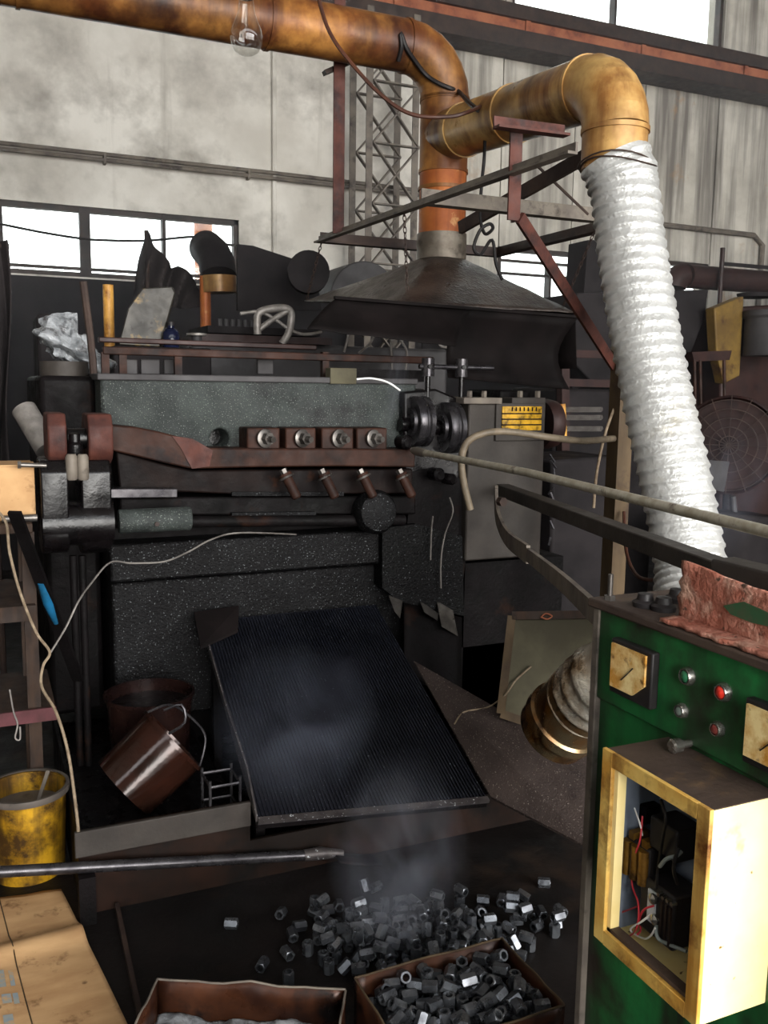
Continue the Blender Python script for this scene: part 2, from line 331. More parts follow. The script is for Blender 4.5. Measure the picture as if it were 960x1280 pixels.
# windows
def window(n, X, Z, cols, rows, thick_cols=(), t=0.03):
    r = thing('window_%d' % n, None, None, ((X[0] + X[1]) / 2, WY + 0.1, Z[0])); st(r)
    f = MB(); y0, y1 = WY + 0.03, WY + 0.11
    f.span((X[0], y0, Z[1] - 0.04), (X[1], y1, Z[1])); f.span((X[0], y0, Z[0]), (X[1], y1, Z[0] + 0.04))
    f.span((X[0], y0, Z[0]), (X[0] + 0.04, y1, Z[1])); f.span((X[1] - 0.04, y0, Z[0]), (X[1], y1, Z[1]))
    f.build('window_frame', mt['frame_dark'], r)
    xs = [X[0]] + list(cols) + [X[1]]; zs = [Z[0]] + list(rows) + [Z[1]]
    for i, c in enumerate(cols):
        w = 0.042 if i in thick_cols else 0.014
        MB().span((c - w, y0 - 0.01, Z[0]), (c + w, y1, Z[1])).build('mullion', mt['frame_dark'], r)
    for z in rows: MB().span((X[0], y0 + 0.01, z - 0.011), (X[1], y1 - 0.01, z + 0.011)).build('glazing_bar', mt['frame_dark'], r)
    for a, b in zip(xs, xs[1:]):
        for c, d in zip(zs, zs[1:]): MB().span((a, WY + 0.065, c), (b, WY + 0.069, d)).build('pane', mt['pane'], r)
    return r
window(1, XW1, ZW1, [W(-150, 300).x, W(2, 300).x, W(107, 300).x, W(206, 300).x], [W(150, 338).z], (0, 2))
window(2, XW2, ZW2, [W(771, 20).x], [W(750, 8).z + 1.0])
window(3, XW3, ZW3, [W(690, 330).x, W(760, 330).x, W(822, 330).x], [W(680, 328).z, W(680, 344).z])
# sooty dado under the left windows
st(MB().span((-7, WY - 0.06, 0), (XJ, WY, ZW1[0] - 0.02)).build('trim_1', mt['dado']))
st(MB().span((XJ, WY - 0.08, 0), (13, WY - 0.02, ZW3[0] - 0.3)).build('trim_2', mt['dado']))  # dark sheet added along the right wall; keeps the gaps between machines dark
# crane rail along the wall
rb = thing('crane_rail', 'long dark wall beam with an orange rusted stripe under the bright upper window', 'beam', (W(700, 62).x, WY - 0.2, W(757, 71).z))
zr = W(757, 71).z
MB().span((-7, WY - 0.34, zr + 0.05), (13, WY - 0.02, zr + 0.17)).build('top_flange', mt['iron'], rb)
MB().span((-7, WY - 0.3, zr - 0.06), (13, WY - 0.2, zr + 0.05)).build('web', mt['orange'], rb)
MB().span((-7, WY - 0.34, zr - 0.2), (13, WY - 0.02, zr - 0.05)).build('bottom_flange', mt['iron'], rb)
for i in range(14): MB().span((-6 + i * 1.35, WY - 0.32, zr - 0.05), (-5.95 + i * 1.35, WY - 0.02, zr + 0.05)).build('stiffener', mt['orange'], rb)
# lattice column
lx0, lx1 = PY(464, 200, 7.45).x, PY(521, 200, 7.45).x
lc = thing('lattice_column', 'grey lattice steel column with crossed braces standing before the back wall', 'column', ((lx0 + lx1) / 2, 7.55, 0))
for x in (lx0, lx1):
    for y in (7.42, 7.8): MB().angle((x, y, 0), (x, y, zr - .198), 0.06, 0.012, (0, 1, 0)).build('chord', mt['iron_grey'], lc)
zz = 1.6; k = 0
while zz + .5 < zr - .2:
    for y in (7.42, 7.8):
        MB().bar((lx0, y, zz), (lx1, y, zz + 0.5), 0.012, 0.045, (0, 1, 0)).build('brace', mt['iron_grey'], lc)
        MB().bar((lx1, y, zz), (lx0, y, zz + 0.5), 0.012, 0.045, (0, 1, 0)).build('brace', mt['iron_grey'], lc)
        MB().bar((lx0, y, zz), (lx1, y, zz), 0.012, 0.05, (0, 1, 0)).build('batten', mt['iron_grey'], lc)
    zz += 0.5
# conduits
c1 = thing('wall_conduit', 'pair of thin grey conduit pipes running across the plaster wall', 'pipe', W(228, 213))
for dz in (0, 0.045):
    z = W(228, 214).z + dz; MB().tube([(-6.9, WY - 0.06, z), (W(342, 200).x, WY - 0.06, z + 0.01), (XJ, WY - 0.06, z)], 0.017, 8).build('pipe', mt['iron_grey'], c1)
for i in range(7): MB().span((-5 + i * 1.2, WY - 0.08, W(228, 214).z - 0.02), (-4.98 + i * 1.2, WY, W(228, 214).z + 0.066)).build('clip', mt['iron_grey'], c1)
MB().cyl((W(342, 200).x, WY - 0.02, ZW1[0] - 0.02), (W(342, 200).x, WY - 0.02, zr - .198), 0.022, 8).build('wall_downpipe', mt['plaster'], label='thin whitewashed vertical pipe on the plaster wall right of the window', cat='pipe')
a, b, c, e = W(815, 279), W(940, 291), W(951, 300), W(952, 330)
MB().tube([(a.x - 1.5, WY - 0.03, a.z), (b.x, WY - 0.03, a.z - 0.02), (c.x, WY - 0.03, a.z - 0.12), (c.x, WY - 0.03, ZW3[0] - 0.2)], 0.03, 8).build('bent_conduit', mt['iron_grey'], label='grey conduit on the streaked cladding that bends straight down', cat='pipe')

from mathutils.bvhtree import BVHTree
def seen(objs, px, py, off=0.0):
    bpy.context.view_layer.update(); best = None; d = ray(px, py).normalized()
    for o in objs:
        t = BVHTree.FromPolygons([o.matrix_world @ v.co for v in o.data.vertices], [tuple(p.vertices) for p in o.data.polygons])
        h = t.ray_cast(CAM, d)
        if h[0] is not None and (best is None or h[3] < best): best = h[3]
    return None if best is None else CAM + d * (best - off)
def kids(o): return [c for c in bpy.data.objects if c.parent == o and c.type == 'MESH']
# ================================================================== EXHAUST DUCT, FLEXIBLE HOSE, HOOD
RD = 0.113; DY = 4.0
DU = PY(553, 262, DY); zH = PY(465, 50, DY).z
zc = PY(553, 296, DY).z; zB = PY(560, 172, DY).z
EL = PX(772, 100, DU.x)
duct = thing('exhaust_duct', 'large tar-stained brown sheet metal exhaust duct with elbows under the roof', 'duct', (DU.x, DY, zc))
def arc(c, a, b, r, n):                        # quarter bend from direction a to direction b about the corner c
    a = V(a); b = V(b); o = c - a * r + b * r
    return [o + (-b) * r * math.cos(t) + a * r * math.sin(t) for t in [math.pi / 2 * i / n for i in range(n + 1)]]
elb = arc(V((DU.x, DY, zH)), (1, 0, 0), (0, 0, -1), 0.21, 6)
MB().tube([V((-6.995, DY, zH)), V((0.3, DY, zH)), elb[0]], RD, 32).build('horizontal_duct', mt['duct'], duct)
MB().tube(elb, RD * 1.02, 32).build('elbow', mt['duct'], duct, sharp=12)
MB().tube([elb[-1], V((DU.x, DY, zB + 0.16))], RD, 32).build('riser', mt['duct_orange'], duct)
MB().tube([V((DU.x, DY, zB + 0.16)), V((DU.x, DY, zB - 0.16))], RD * 1.015, 32).build('tee', mt['duct'], duct)
MB().tube([V((DU.x, DY, zB - 0.16)), V((DU.x, DY, zc))], RD, 32).build('lower_riser', mt['duct_orange'], duct)
bdir = (EL - V((DU.x, DY, zB))).normalized()
eb = arc(EL, bdir, (0, 0, -1), 0.17, 6)
MB().tube([V((DU.x, DY, zB)), eb[0]], RD, 32).build('branch_duct', mt['duct_pale'], duct)
MB().tube(eb, RD * 1.02, 32).build('branch_elbow', mt['duct_pale'], duct, sharp=12)
MB().tube([eb[-1], eb[-1] + V((0, 0, -0.13))], RD, 32).build('spigot', mt['duct_pale'], duct)
def seam(p, ax, m, r=RD): MB().tube([p - ax * 0.008, p + ax * 0.008], r * 1.05, 32).build('seam_band', m, duct)
for z in (elb[-1].z, zB + 0.16, zB - 0.16, zB - 0.24): seam(V((DU.x, DY, z)), V((0, 0, 1)), mt['duct'])
for t in (0.18, 0.55): seam(V((DU.x, DY, zB)).lerp(eb[0], t), bdir, mt['duct_pale'])
seam(eb[0], bdir, mt['duct_pale'], RD * 1.01); seam(eb[-1], V((0, 0, 1)), mt['duct_pale'])
for x in (0.2, 1.2, elb[0].x): seam(V((x, DY, zH)), V((1, 0, 0)), mt['duct'])

top = eb[-1] + V((0, 0, -0.09)); D0 = (CROT.transposed() @ (top - CAM)); D0 = -D0.z
hp = [top] + [PD(x, y, d) for x, y, d in ((779, 230, D0), (789, 310, D0 - .02), (803, 400, D0 - .06), (822, 500, D0 - .1), (842, 590, D0 - .13), (857, 670, D0 - .15),
     (864, 730, D0 - .2), (854, 790, D0 - .34), (812, 825, D0 - .5), (764, 845, D0 - .5), (726, 878, D0 - .38))]
sp = smooth_pts(hp, 40); 
L = [0]
for a, b in zip(sp, sp[1:]): L.append(L[-1] + (b - a).length)
rs = []; step = 0.0055; t = 0; i = 0
while t < L[-1]:
    while L[i + 1] < t: i += 1
    rs.append(sp[i].lerp(sp[i + 1], (t - L[i]) / max(L[i + 1] - L[i], 1e-6))); t += step
nt_ = len(rs)
def foil_r(i, n, an):
    ph = (i * step / 0.044 + an / (2 * math.pi)) % 1.0
    rid = 0.0095 * ((ph / 0.8) ** 1.6 if ph < 0.8 else (1 - ph) / 0.2)
    cr = 0.0022 * noise.noise(V((math.cos(an) * 9, math.sin(an) * 9, i * 0.25)))
    return RD * (1.035 if i * step < .10 else 0.985) + rid + cr
fh = thing('flexible_hose', 'silver ribbed foil exhaust hose hanging from the duct elbow down behind the cabinet', 'hose', rs[-1])
cut = int(nt_ * 0.80)
MB().tube(rs[:cut + 1], foil_r, 56, False).build('foil_hose', mt['foil'], fh, sharp=60)
MB().tube(rs[cut:], foil_r, 56, False).build('oily_hose_end', mt['foil_dirty'], fh, sharp=60, label='crinkled foil hose end soaked in brown oil')
wr_ = MB()
for k in range(2): wr_.tube([rs[3 + k * 3] + V((math.cos(a) * 0.131, math.sin(a) * 0.131, 0.012 * math.sin(a * 2 + k))) for a in [j * math.pi / 12 for j in range(25)]], 0.003, 6)
wr_.build('clamp_wire', mt['iron'], fh)
ed = (PD(683, 922, D0 - .24) - rs[-1]).normalized(); e0 = rs[-1] - ed * 0.03; 
cl_ = MB(); cl_.lathe([(0.100, 0), (0.118, 0), (0.118, 0.11), (0.128, 0.115), (0.128, 0.15), (0.119, 0.155), (0.119, 0.2), (0.112, 0.2), (0.108, 0.06), (0.100, 0)], e0, ed, 40)
cl_.build('end_collar', mt['brass_oil'], fh, label='oily brown tin collar at the hose end')

# fume hood
hd = thing('fume_hood', 'dark tar-crusted pyramid fume hood hanging over the machine', 'fume hood', (DU.x, DY, 1.8))
FL = PY(497, 375, 3.5); FR = PY(719, 395, 3.5); zf = (FL.z + FR.z) / 2
bx0, bx1, by0, by1 = FL.x, FR.x, 3.5, 4.7; zbk = zf + 0.10
ctop = zc - 0.11
def rect_pt(t):                                # t in 0..1 around the base
    t = (t % 1) * 4; k = int(t); f = t - k
    cs = [V((bx1, by0, zf)), V((bx1, by1, zbk)), V((bx0, by1, zbk)), V((bx0, by0, zf))]
    return cs[k].lerp(cs[(k + 1) % 4], f)
def hoodf(u, v):
    p = rect_pt(u); an = 2 * math.pi * u - math.pi / 4
    q = V((DU.x + RD * 1.03 * math.cos(an), DY + RD * 1.03 * math.sin(an), ctop))
    w = p.lerp(q, v); w.z += 0.004 * noise.noise(w * 14); return w
MB().sheet(hoodf, 80, 14).build('hood_shell', mt['hood'], hd, solid=0.004)
MB().tube([V((DU.x, DY, ctop - 0.01)), V((DU.x, DY, zc + 0.01))], RD * 1.06, 32).build('collar', mt['collar'], hd)
sk = MB()
def skl(u, v):
    a = PY(420, 373, 3.47).lerp(PY(590, 386, 3.47), u); b = PY(384, 411, 3.30).lerp(PY(570, 433, 3.30), u)
    p = a.lerp(b, v); p.z += 0.006 * noise.noise(V((u * 6, v * 2, 3))); p.y += 0.03 * math.sin(v * math.pi); return p
sk.sheet(skl, 20, 6); sk.build('skirt_flap', mt['black_sheet'], hd, solid=0.003)
def skr(u, v):
    a = PY(572, 386, 3.465).lerp(PY(722, 398, 3.465), u); b = PY(560, 472, 3.485).lerp(PY(712, 487, 3.485), u)
    p = a.lerp(b, v); p.x -= 0.05 * math.sin(v * math.pi) * u; p.y += 0.05 * math.sin(v * math.pi); return p
MB().sheet(skr, 16, 8).build('skirt_flap', mt['black_sheet'], hd, solid=0.003)
MB().bar(PY(418, 372, 3.46), PY(722, 396, 3.46), 0.02, 0.012).build('rim_strip', mt['black_sheet'], hd)
MB().sheet(lambda u, v: V((bx1, by0 + (by1 - by0) * u, zf + 0.1 * u)).lerp(V((bx1 + 0.02, by0 + (by1 - by0) * u, zf - 0.25)), v), 6, 3).build('side_flap', mt['black_sheet'], hd, solid=0.003)
def chain(p, q, parent):
    c = MB(); n = max(3, int((q - p).length / 0.022)); d = (q - p) / n
    for i in range(n):
        o = p + d * (i + 0.5); ax = d.normalized(); s1 = V((1, 0, 0)) if i % 2 else V((0, 1, 0))
        c.tube([o + ax * 0.015 * math.cos(a) + s1 * 0.007 * math.sin(a) for a in [j * math.pi / 4 for j in range(9)]], 0.0022, 5, False)
    c.build('chain', mt['iron'], parent)
XF = bx0                                       # frame lies over the hood's left edge
A = PX(400, 300, XF); B = PX(527, 259, XF); zF = (A.z + B.z) / 2; A.z = B.z = zF
chain(V((XF, A.y - 0.02, zF)), V((bx0 + .01, by1 - .02, zbk + .01)), hd)
pc = PX(505, 270, XF); chain(V((XF, pc.y, zF)), V((bx0 + .02, pc.y, zf + .05)), hd)
chain(V((bx1 - .05, B.y, zF)), V((bx1 - .03, by0 + .05, zf + .04)), hd)
# hanging frame
fr = thing('hood_frame', 'brown angle iron frame carrying the hood and the branch duct', 'frame', (XF, B.y, zF))
Yn = PX(733, 184, XF).y; XR = PY(622, 306, A.y).x
MB().angle((XF, A.y, zF), PX(722, 193, XF), 0.034, 0.008).build('frame_bar', mt['iron_grey'], fr)
MB().angle((XF, B.y, zF), (PY(765, 276, B.y).x, B.y, zF), 0.055, 0.008, flip=-1).build('frame_bar', mt['iron_grey'], fr)
MB().angle((XF, A.y, zF), (XR, A.y, zF), 0.055, 0.008).build('frame_bar', mt['iron'], fr)
MB().angle((XR, A.y, zF), (XR, PX(775, 280, XR).y, zF), 0.055, 0.008).build('frame_bar', mt['iron'], fr)
MB().bar(PY(575, 285, 3.75), PY(738, 192, 3.0), 0.02, 0.055).build('frame_brace', mt['iron'], fr)
hpst = PX(430, 288, XF); 
MB().angle((XF, hpst.y, zF), (XF, hpst.y, 7.2), 0.055, 0.008, (0, 1, 0)).build('hanger_post', mt['rust'], fr)
ht = PX(428, 78, XF); MB().bar((XF - 0.09, ht.y, ht.z - 0.06), (XF + 0.06, ht.y, ht.z + 0.02), 0.04, 0.02).build('hanger_bracket', mt['iron'], fr)
pY = PX(653, 218, XF + .03).y
sb = PY(650, 276, pY); stp = PY(655, 158, pY)
MB().angle(sb, V((sb.x, sb.y, stp.z)), 0.045, 0.008, (0, 1, 0)).build('duct_post', mt['rust'], fr)
MB().angle(PY(616, 162, pY - .01), PY(704, 173, pY - .01), 0.04, 0.008).build('duct_saddle', mt['rust'], fr)
MB().bar(PY(650, 272, pY), PD(768, 458, 3.645), 0.04, 0.014, (0, 1, 0)).build('frame_strut', mt['rust'], fr)
MB().tube([PY(664, 200, B.y), PY(735, 268, B.y)], 0.006, 6).build('tie_rod', mt['iron'], fr)
# a strip of cable tied round the hood pipe
def P3(lst): return [PD(*p) for p in lst]
DK = [c for c in kids(duct) if not c.name.startswith('seam')]
def laid(px, py, r, d): p = seen(DK, px, py, r); return p if p is not None else PD(px, py, d)
kc = [laid(606, 176, .004, 3.6)]; kd = -(CROT.transposed() @ (kc[0] - CAM)).z
MB().tube(kc + P3([(x, y, kd + .05) for x, y in ((605, 200), (602, 230), (600, 270), (606, 292), (616, 286), (612, 280), (600, 288), (592, 310), (601, 318), (615, 300), (620, 330), (628, 350))]), 0.0075, 7, sm=6).build('knotted_cord', mt['black_wire'], label='black cord knotted below the branch duct by the hood', cat='cord')
ce = laid(600, 133, .008, 3.7); ct_p = PD(396, -10, 3.6)
MB().tube([V((ct_p.x - .04 - .02 * k, ct_p.y, 7.2 - (7.2 - ct_p.z - .12) * (1 - k / 14))) for k in range(14, -1, -1)] + P3([(396, -10, 3.6), (412, 40, 3.6), (440, 80, 3.6), (478, 120, 3.6), (515, 143, 3.6), (560, 146, 3.6)]) + [PD(585, 140, 3.62), ce], 0.008, 7, sm=6).build('sagging_cable', mt['brown_wire'], label='brown cable sagging from the roof to the duct tee', cat='cable')
MB().tube([laid(x, y, .009, 4.05) for x, y in ((498, 76), (502, 58), (501, 42), (508, 60), (520, 78), (533, 94), (548, 104), (562, 110), (574, 115), (586, 128), (598, 138))], 0.010, 7, sm=4).build('strap_cable', mt['black_wire'], label='black strap cable looped round the duct elbow', cat='cable')
# bare bulb
bb = PD(308, 45, 2.1); bl = thing('light_bulb', 'clear unlit glass light bulb hanging before the brown duct', 'light bulb', bb + V((0, 0, -0.05)))
MB().lathe([(0.0, -0.043), (0.015, -0.041), (0.028, -0.033), (0.036, -0.018), (0.038, -0.002), (0.035, 0.014), (0.028, 0.03), (0.0205, 0.05), (0.0175, 0.07), (0.0165, 0.085)], bb, (0, 0, 1), 32).build('glass_envelope', mt['glass'], bl)
MB().lathe([(0.0, 0.082), (0.017, 0.082), (0.0172, 0.1), (0.018, 0.104), (0.017, 0.108), (0.0172, 0.12), (0.0, 0.125)], bb, (0, 0, 1), 20).build('screw_cap', mt['chrome'], bl)
MB().lathe([(0.003, 0.07), (0.004, 0.02), (0.006, 0.012), (0.0, 0.01)], bb, (0, 0, 1), 10).build('glass_stem', mt['glass'], bl)
MB().tube([bb + V((math.cos(a) * 0.013, math.sin(a) * 0.013, 0.006 * (-1) ** i)) for i, a in enumerate([j * math.pi / 5 for j in range(9)])], 0.0006, 5).build('filament', mt['steel'], bl)
MB().lathe([(0.0, 0.12), (0.022, 0.12), (0.024, 0.17), (0.012, 0.19), (0.004, 0.2), (0.004, 7.199 - bb.z)], bb, (0, 0, 1), 16).build('lamp_holder', mt['black_plastic'], bl)

# ================================================================== MAIN MACHINE
GY = 3.36
MY = 3.46                                      # front plane of the machine bed
def XY(px, py, Y): return PY(px, py, Y).x
def ZY(px, py, Y): return PY(px, py, Y).z
def pbox(m, x0, y0, x1, y1, Y, dep):           # box whose front face is seen at these pixels, lying on plane Y
    ym = (y0 + y1) / 2; xm = (x0 + x1) / 2
    return m.span((XY(x0, ym, Y), Y, ZY(xm, y1, Y)), (XY(x1, ym, Y), Y + dep, ZY(xm, y0, Y)))
mx0, mx1 = XY(129, 600, MY), min(XY(584, 600, GY), XY(579, 800, GY)) + .002
ztop = ZY(330, 474, MY)
mc = thing('forming_machine', 'big oil-blackened nut forming machine crusted with metal chips', 'machine', ((mx0 + mx1) / 2, 4.0, 0))
xu = XY(520, 520, MY)
uh = MB().span((mx0, MY, ZY(330, 562, MY)), (xu, 4.75, ztop)).build('upper_housing', mt['chips'], mc)
bc = PY(275, 548, MY)
cu = MB().cyl(bc + V((0, -.05, 0)), bc + V((0, .16, 0)), .037, 28).build('bore_cutter', mt['chips'])
bpy.context.view_layer.update()
_m = uh.modifiers.new('bore', 'BOOLEAN'); _m.operation = 'DIFFERENCE'; _m.object = cu; _m.solver = 'EXACT'
_me = bpy.data.meshes.new_from_object(uh.evaluated_get(bpy.context.evaluated_depsgraph_get())); uh.modifiers.clear(); uh.data = _me
bpy.data.objects.remove(cu)
_m = uh.modifiers.new('edge', 'BEVEL'); _m.width = .012; _m.segments = 2; _m.limit_method = 'ANGLE'; _m.angle_limit = 1.2
MB().span((mx0 + .02, MY + 0.07, ZY(330, 672, MY)), (mx1, 4.7, ZY(330, 560, MY))).build('middle_housing', mt['oil_rough'], mc, bev=0.01)
zl0 = ZY(330, 712, MY); zl1 = ZY(330, 668, MY)
MB().span((mx0 + .01, MY - 0.05, zl0), (min(mx1, XY(575, 690, MY - .05)), 4.7, zl1)).build('bed_ledge', mt['chips_dark'], mc, bev=0.01)
MB().span((mx0 + .02, MY, ZY(330, 880, MY)), (mx1, 4.7, zl0 - 0.012)).build('lower_bed', mt['chips_dark'], mc, bev=0.012)
MB().span((mx0 + .08, MY + 0.25, 0.0), (mx1 - 0.05, 4.6, ZY(330, 880, MY))).build('plinth', mt['oil_rough'], mc)
MB().span((mx0 - 0.012, MY - 0.015, ztop - 0.012), (xu, 4.75, ztop + 0.012)).build('top_plate', mt['bg_grey'], mc, bev=0.004)
MB().lathe([(0, 0.0), (0.0365, 0.0), (0.0365, 0.01), (0.0, 0.01)], bc + V((0, .155, 0)), (0, -1, 0), 24).build('bore_plug', mt['oil'], mc)
# left side: reddish end column and gearcase round
MB().lathe([(0.0, 0), (0.09, 0), (0.09, 0.27), (0.0, 0.27)], V((mx0 - 0.10, 3.75, ZY(100, 540, 3.7))), (0, 0, 1), 28).build('end_column', mt['gearbox'], mc)
MB().span((mx0 - 0.2, 3.62, 0.25), (mx0, 4.6, ZY(100, 470, 3.62))).build('end_casting', mt['oil_rough'], mc, bev=0.02)
# swing arm (traced on the plane Y = 3.3)
AY = 3.30
def PA(l, Y=AY): return [PY(x, y, Y) for x, y in l]
MB().prism(PA([(138, 531), (170, 534), (200, 540), (240, 550), (262, 560), (330, 561), (420, 561), (519, 562), (519, 584), (420, 583), (320, 584), (240, 586), (207, 579), (165, 569), (138, 563)]), (0, 0.11, 0)).build('swing_arm', mt['arm'], mc, bev=0.006)
MB().prism(PA([(145, 564), (207, 581), (240, 588), (516, 586), (516, 617), (300, 618), (150, 612)], 3.34), (0, 0.16, 0)).build('arm_web', mt['arm_dark'], mc, bev=0.006)
MB().prism(PA([(215, 545), (240, 548), (266, 563), (262, 583), (240, 586), (226, 560)], AY - 0.004), (0, 0.006, 0)).build('painted_patch', mt['rust'], mc, label='orange-red painted patch on the arm')
MB().prism(PA([(150, 622), (520, 620), (520, 643), (150, 645)], 3.36), (0, 0.2, 0)).build('slide_bar', mt['oil_rough'], mc, bev=0.008)
MB().prism(PA([(290, 615), (430, 615), (430, 620), (290, 620)], 3.33), (0, 0.1, 0)).build('ledge_strip', mt['chips_dark'], mc)
MB().prism(PA([(290, 641), (395, 640), (395, 646), (290, 647)], 3.34), (0, 0.1, 0)).build('ledge_strip', mt['chips_dark'], mc)
MB().prism(PA([(135, 611), (222, 611), (222, 622), (135, 623)], 3.28), (0, 0.08, 0)).build('stop_plate', mt['steel_dark'], mc, bev=0.003)
ca, cb = PY(148, 652, 3.26), PY(238, 648, 3.26); cb.z = ca.z
rs0 = MB(); rs0.lathe([(0, 0), (0.040, 0), (0.043, 0.004), (0.043, (cb - ca).length - 0.004), (0.040, (cb - ca).length), (0, (cb - ca).length)], ca, cb - ca, 28)
rl = rs0.build('guide_roller', mt['chips'], mc); MB().hexa(PY(196, 655, 3.215), (0, -1, 0), 0.009, 0.012).build('set_screw', mt['iron'], rl)
MB().cyl(PY(120, 653, 3.33), PY(505, 650, 3.33), 0.022, 16).build('guide_shaft', mt['oil_rough'], mc)
MB().lathe([(0, -0.05), (0.085, -0.05), (0.09, 0), (0.075, 0.03), (0.05, 0.04), (0, 0.04)], PY(470, 640, 3.30), (0, -1, 0.1), 30).build('ram_boss', mt['chips_dark'], mc)
# hinge clevis at the left end: two upright lugs and the pin between
def lug(x0, x1, ytop, ybot, Y, dep):
    a = XY(x0, 560, Y); b = XY(x1, 560, Y); zt = ZY((x0 + x1) / 2, ytop, Y); zb = ZY((x0 + x1) / 2, ybot, Y); yc = Y + dep / 2; r = dep / 2; zm = zt - 0.04
    prof = [V((a, Y, zb + 0.05)), V((a, Y, zm)), V((a, Y + 0.03, zt)), V((a, Y + dep - 0.03, zt)), V((a, Y + dep, zm)), V((a, Y + dep, zb + 0.05))]
    prof += [V((a, yc + r * math.cos(t), zb + 0.05 - r * 0.6 * math.sin(t))) for t in [math.pi * k / 8 for k in range(1, 8)]]
    return MB().prism(prof, (b - a, 0, 0)), (a, b, zt, zb)
m, q = lug(60, 84, 517, 580, 3.10, 0.22); m.build('hinge_lug', mt['rust'], mc, bev=0.006)
m, q2 = lug(111, 142, 518, 578, 3.12, 0.22); m.build('hinge_lug', mt['rust'], mc, bev=0.006)
m, q3 = lug(49, 84, 576, 690, 3.09, 0.24); m.build('hinge_cheek', mt['oil'], mc, bev=0.006)
m, q4 = lug(100, 138, 576, 690, 3.11, 0.24); m.build('hinge_cheek', mt['oil'], mc, bev=0.006)
MB().cyl(PY(52, 655, 3.16), PY(140, 652, 3.16), 0.075, 28).build('hinge_barrel', mt['oil'], mc)
MB().cyl(PY(84, 548, 3.2), PY(113, 548, 3.2), 0.035, 20).build('hinge_pin', mt['oil'], mc)
MB().lathe([(0, 0), (0.02, 0), (0.026, 0.01), (0.026, 0.05), (0.018, 0.06), (0.018, 0.085), (0.01, 0.09), (0, 0.09)], PY(94, 575, 3.14), (0, 0, 1), 16).build('oil_nipple', mt['oil'], mc)
for x in (90, 104): MB().lathe([(0, 0), (0.015, 0), (0.019, 0.006), (0.019, 0.075), (0.014, 0.085), (0, 0.085)], PY(x, 600, 3.10), (0, 0, 1), 18).build('oil_cup', mt['iron_grey'], mc)
MB().cyl(PY(22, 581, 3.1), PY(58, 582, 3.1), 0.008, 10).build('hinge_bolt', mt['steel'], mc)
MB().hexa(PY(24, 581, 3.1), (1, 0, 0), 0.013, 0.01).build('bolt_head', mt['steel'], mc)
# four clamp blocks with washers and nuts above the arm
for i, (x0, x1) in enumerate(((309, 350), (357, 395), (402, 442), (446, 484))):
    Yb = 3.34; b = MB(); pbox(b, x0, 535, x1, 564, Yb, 0.14)
    blk = b.build('clamp_block', mt['arm'], mc, bev=0.006)
    c = PY((x0 + x1) / 2 + 1, 548, Yb)
    MB().lathe([(0, 0), (0.036, 0), (0.036, 0.008), (0.026, 0.012), (0, 0.012)], c, (0.35, -1, 0.05), 22).build('washer', mt['steel'], blk)
    MB().hexa(c + V((0.008, -0.022, 0)), (0.35, -1, 0.05), 0.024, 0.024).build('hex_nut', mt['steel'], blk)
    MB().cyl(c + V((0.005, -0.02, 0)), c + V((0.02, -0.055, -0.002)), 0.012, 12).build('bolt_end', mt['steel'], blk)
for x in (356, 404, 452, 501):                 # slanted adjusting screws under the arm
    p = PY(x, 592, 3.27); d = V((0.16, -0.10, -0.36)).normalized()
    s_ = MB().lathe([(0, 0), (0.024, 0), (0.026, 0.014), (0.019, 0.02), (0.019, 0.10), (0.013, 0.106), (0, 0.106)], p, d, 18).build('adjusting_screw', mt['arm'], mc)
    MB().lathe([(0.0, 0), (0.031, 0), (0.033, 0.007), (0.0, 0.01)], p + d * 0.012, d, 20).build('flange', mt['steel'], s_)
    MB().hexa(p - d * 0.008, d, 0.015, 0.02).build('lock_nut', mt['steel'], s_)
# two feed rolls on an X axis
for x, y, r in ((513, 527, 0.105), (551, 535, 0.108)):
    c = PY(x, y, 3.40)
    ro = MB().lathe([(0, 0), (r * .3, 0), (r * .32, -0.008), (r * .55, -0.008), (r * .6, 0.004), (r * .85, 0.004), (r * .95, 0.0), (r, 0.008), (r, 0.03), (r * .93, 0.036), (r * .93, 0.045), (r, 0.05), (r, 0.068), (r * .9, 0.074), (0, 0.074)], c, (1, 0, 0), 40).build('feed_roll', mt['steel_dark'], mc)
    for k in range(4):
        a = k * math.pi / 2 + .4; MB().hexa(c + V((-0.006, r * .42 * math.cos(a), r * .42 * math.sin(a))), (1, 0, 0), 0.010, 0.012).build('roll_bolt', mt['oil'], ro)
MB().cyl(PY(500, 530, 3.42), PY(600, 540, 3.42), 0.03, 16).build('roll_shaft', mt['oil'], mc)
hb = MB(); hb.prism(PA([(505, 490), (545, 486), (578, 500), (581, 530), (581, 600), (560, 610), (505, 600)], 3.41), (0, 0.28, 0)); hb.build('roll_housing', mt['oil'], mc, bev=0.01)
hb = MB(); hb.prism(PA([(515, 590), (540, 585), (580, 600), (583, 690), (575, 760), (520, 752), (505, 700)], 3.40), (0, 0.2, 0)); hb.build('die_block', mt['oil_rough'], mc)
hb = MB(); hb.prism(PA([(478, 660), (520, 655), (578, 670), (580, 770), (500, 752), (478, 735)], 3.37), (0, 0.2, 0)); hb.build('die_apron', mt['chips_black'], mc)
for (x, y, w) in ((500, 552, 0.03), (540, 592, 0.028), (556, 598, 0.024)): MB().lathe([(0, 0), (w, 0), (w, 0.05), (w * .7, 0.06), (0, 0.06)], PY(x, y, 3.34), (0.2, -1, 0), 16).build('roller_end', mt['oil'], mc)
for pts in ([(541, 645), (539, 665), (538, 700)], [(562, 622), (566, 640), (556, 668), (551, 700), (551, 735)]):
    MB().tube([PY(x, y, 3.34) for x, y in pts], 0.004, 6, sm=4).build('oil_drip', mt['steel'], mc)
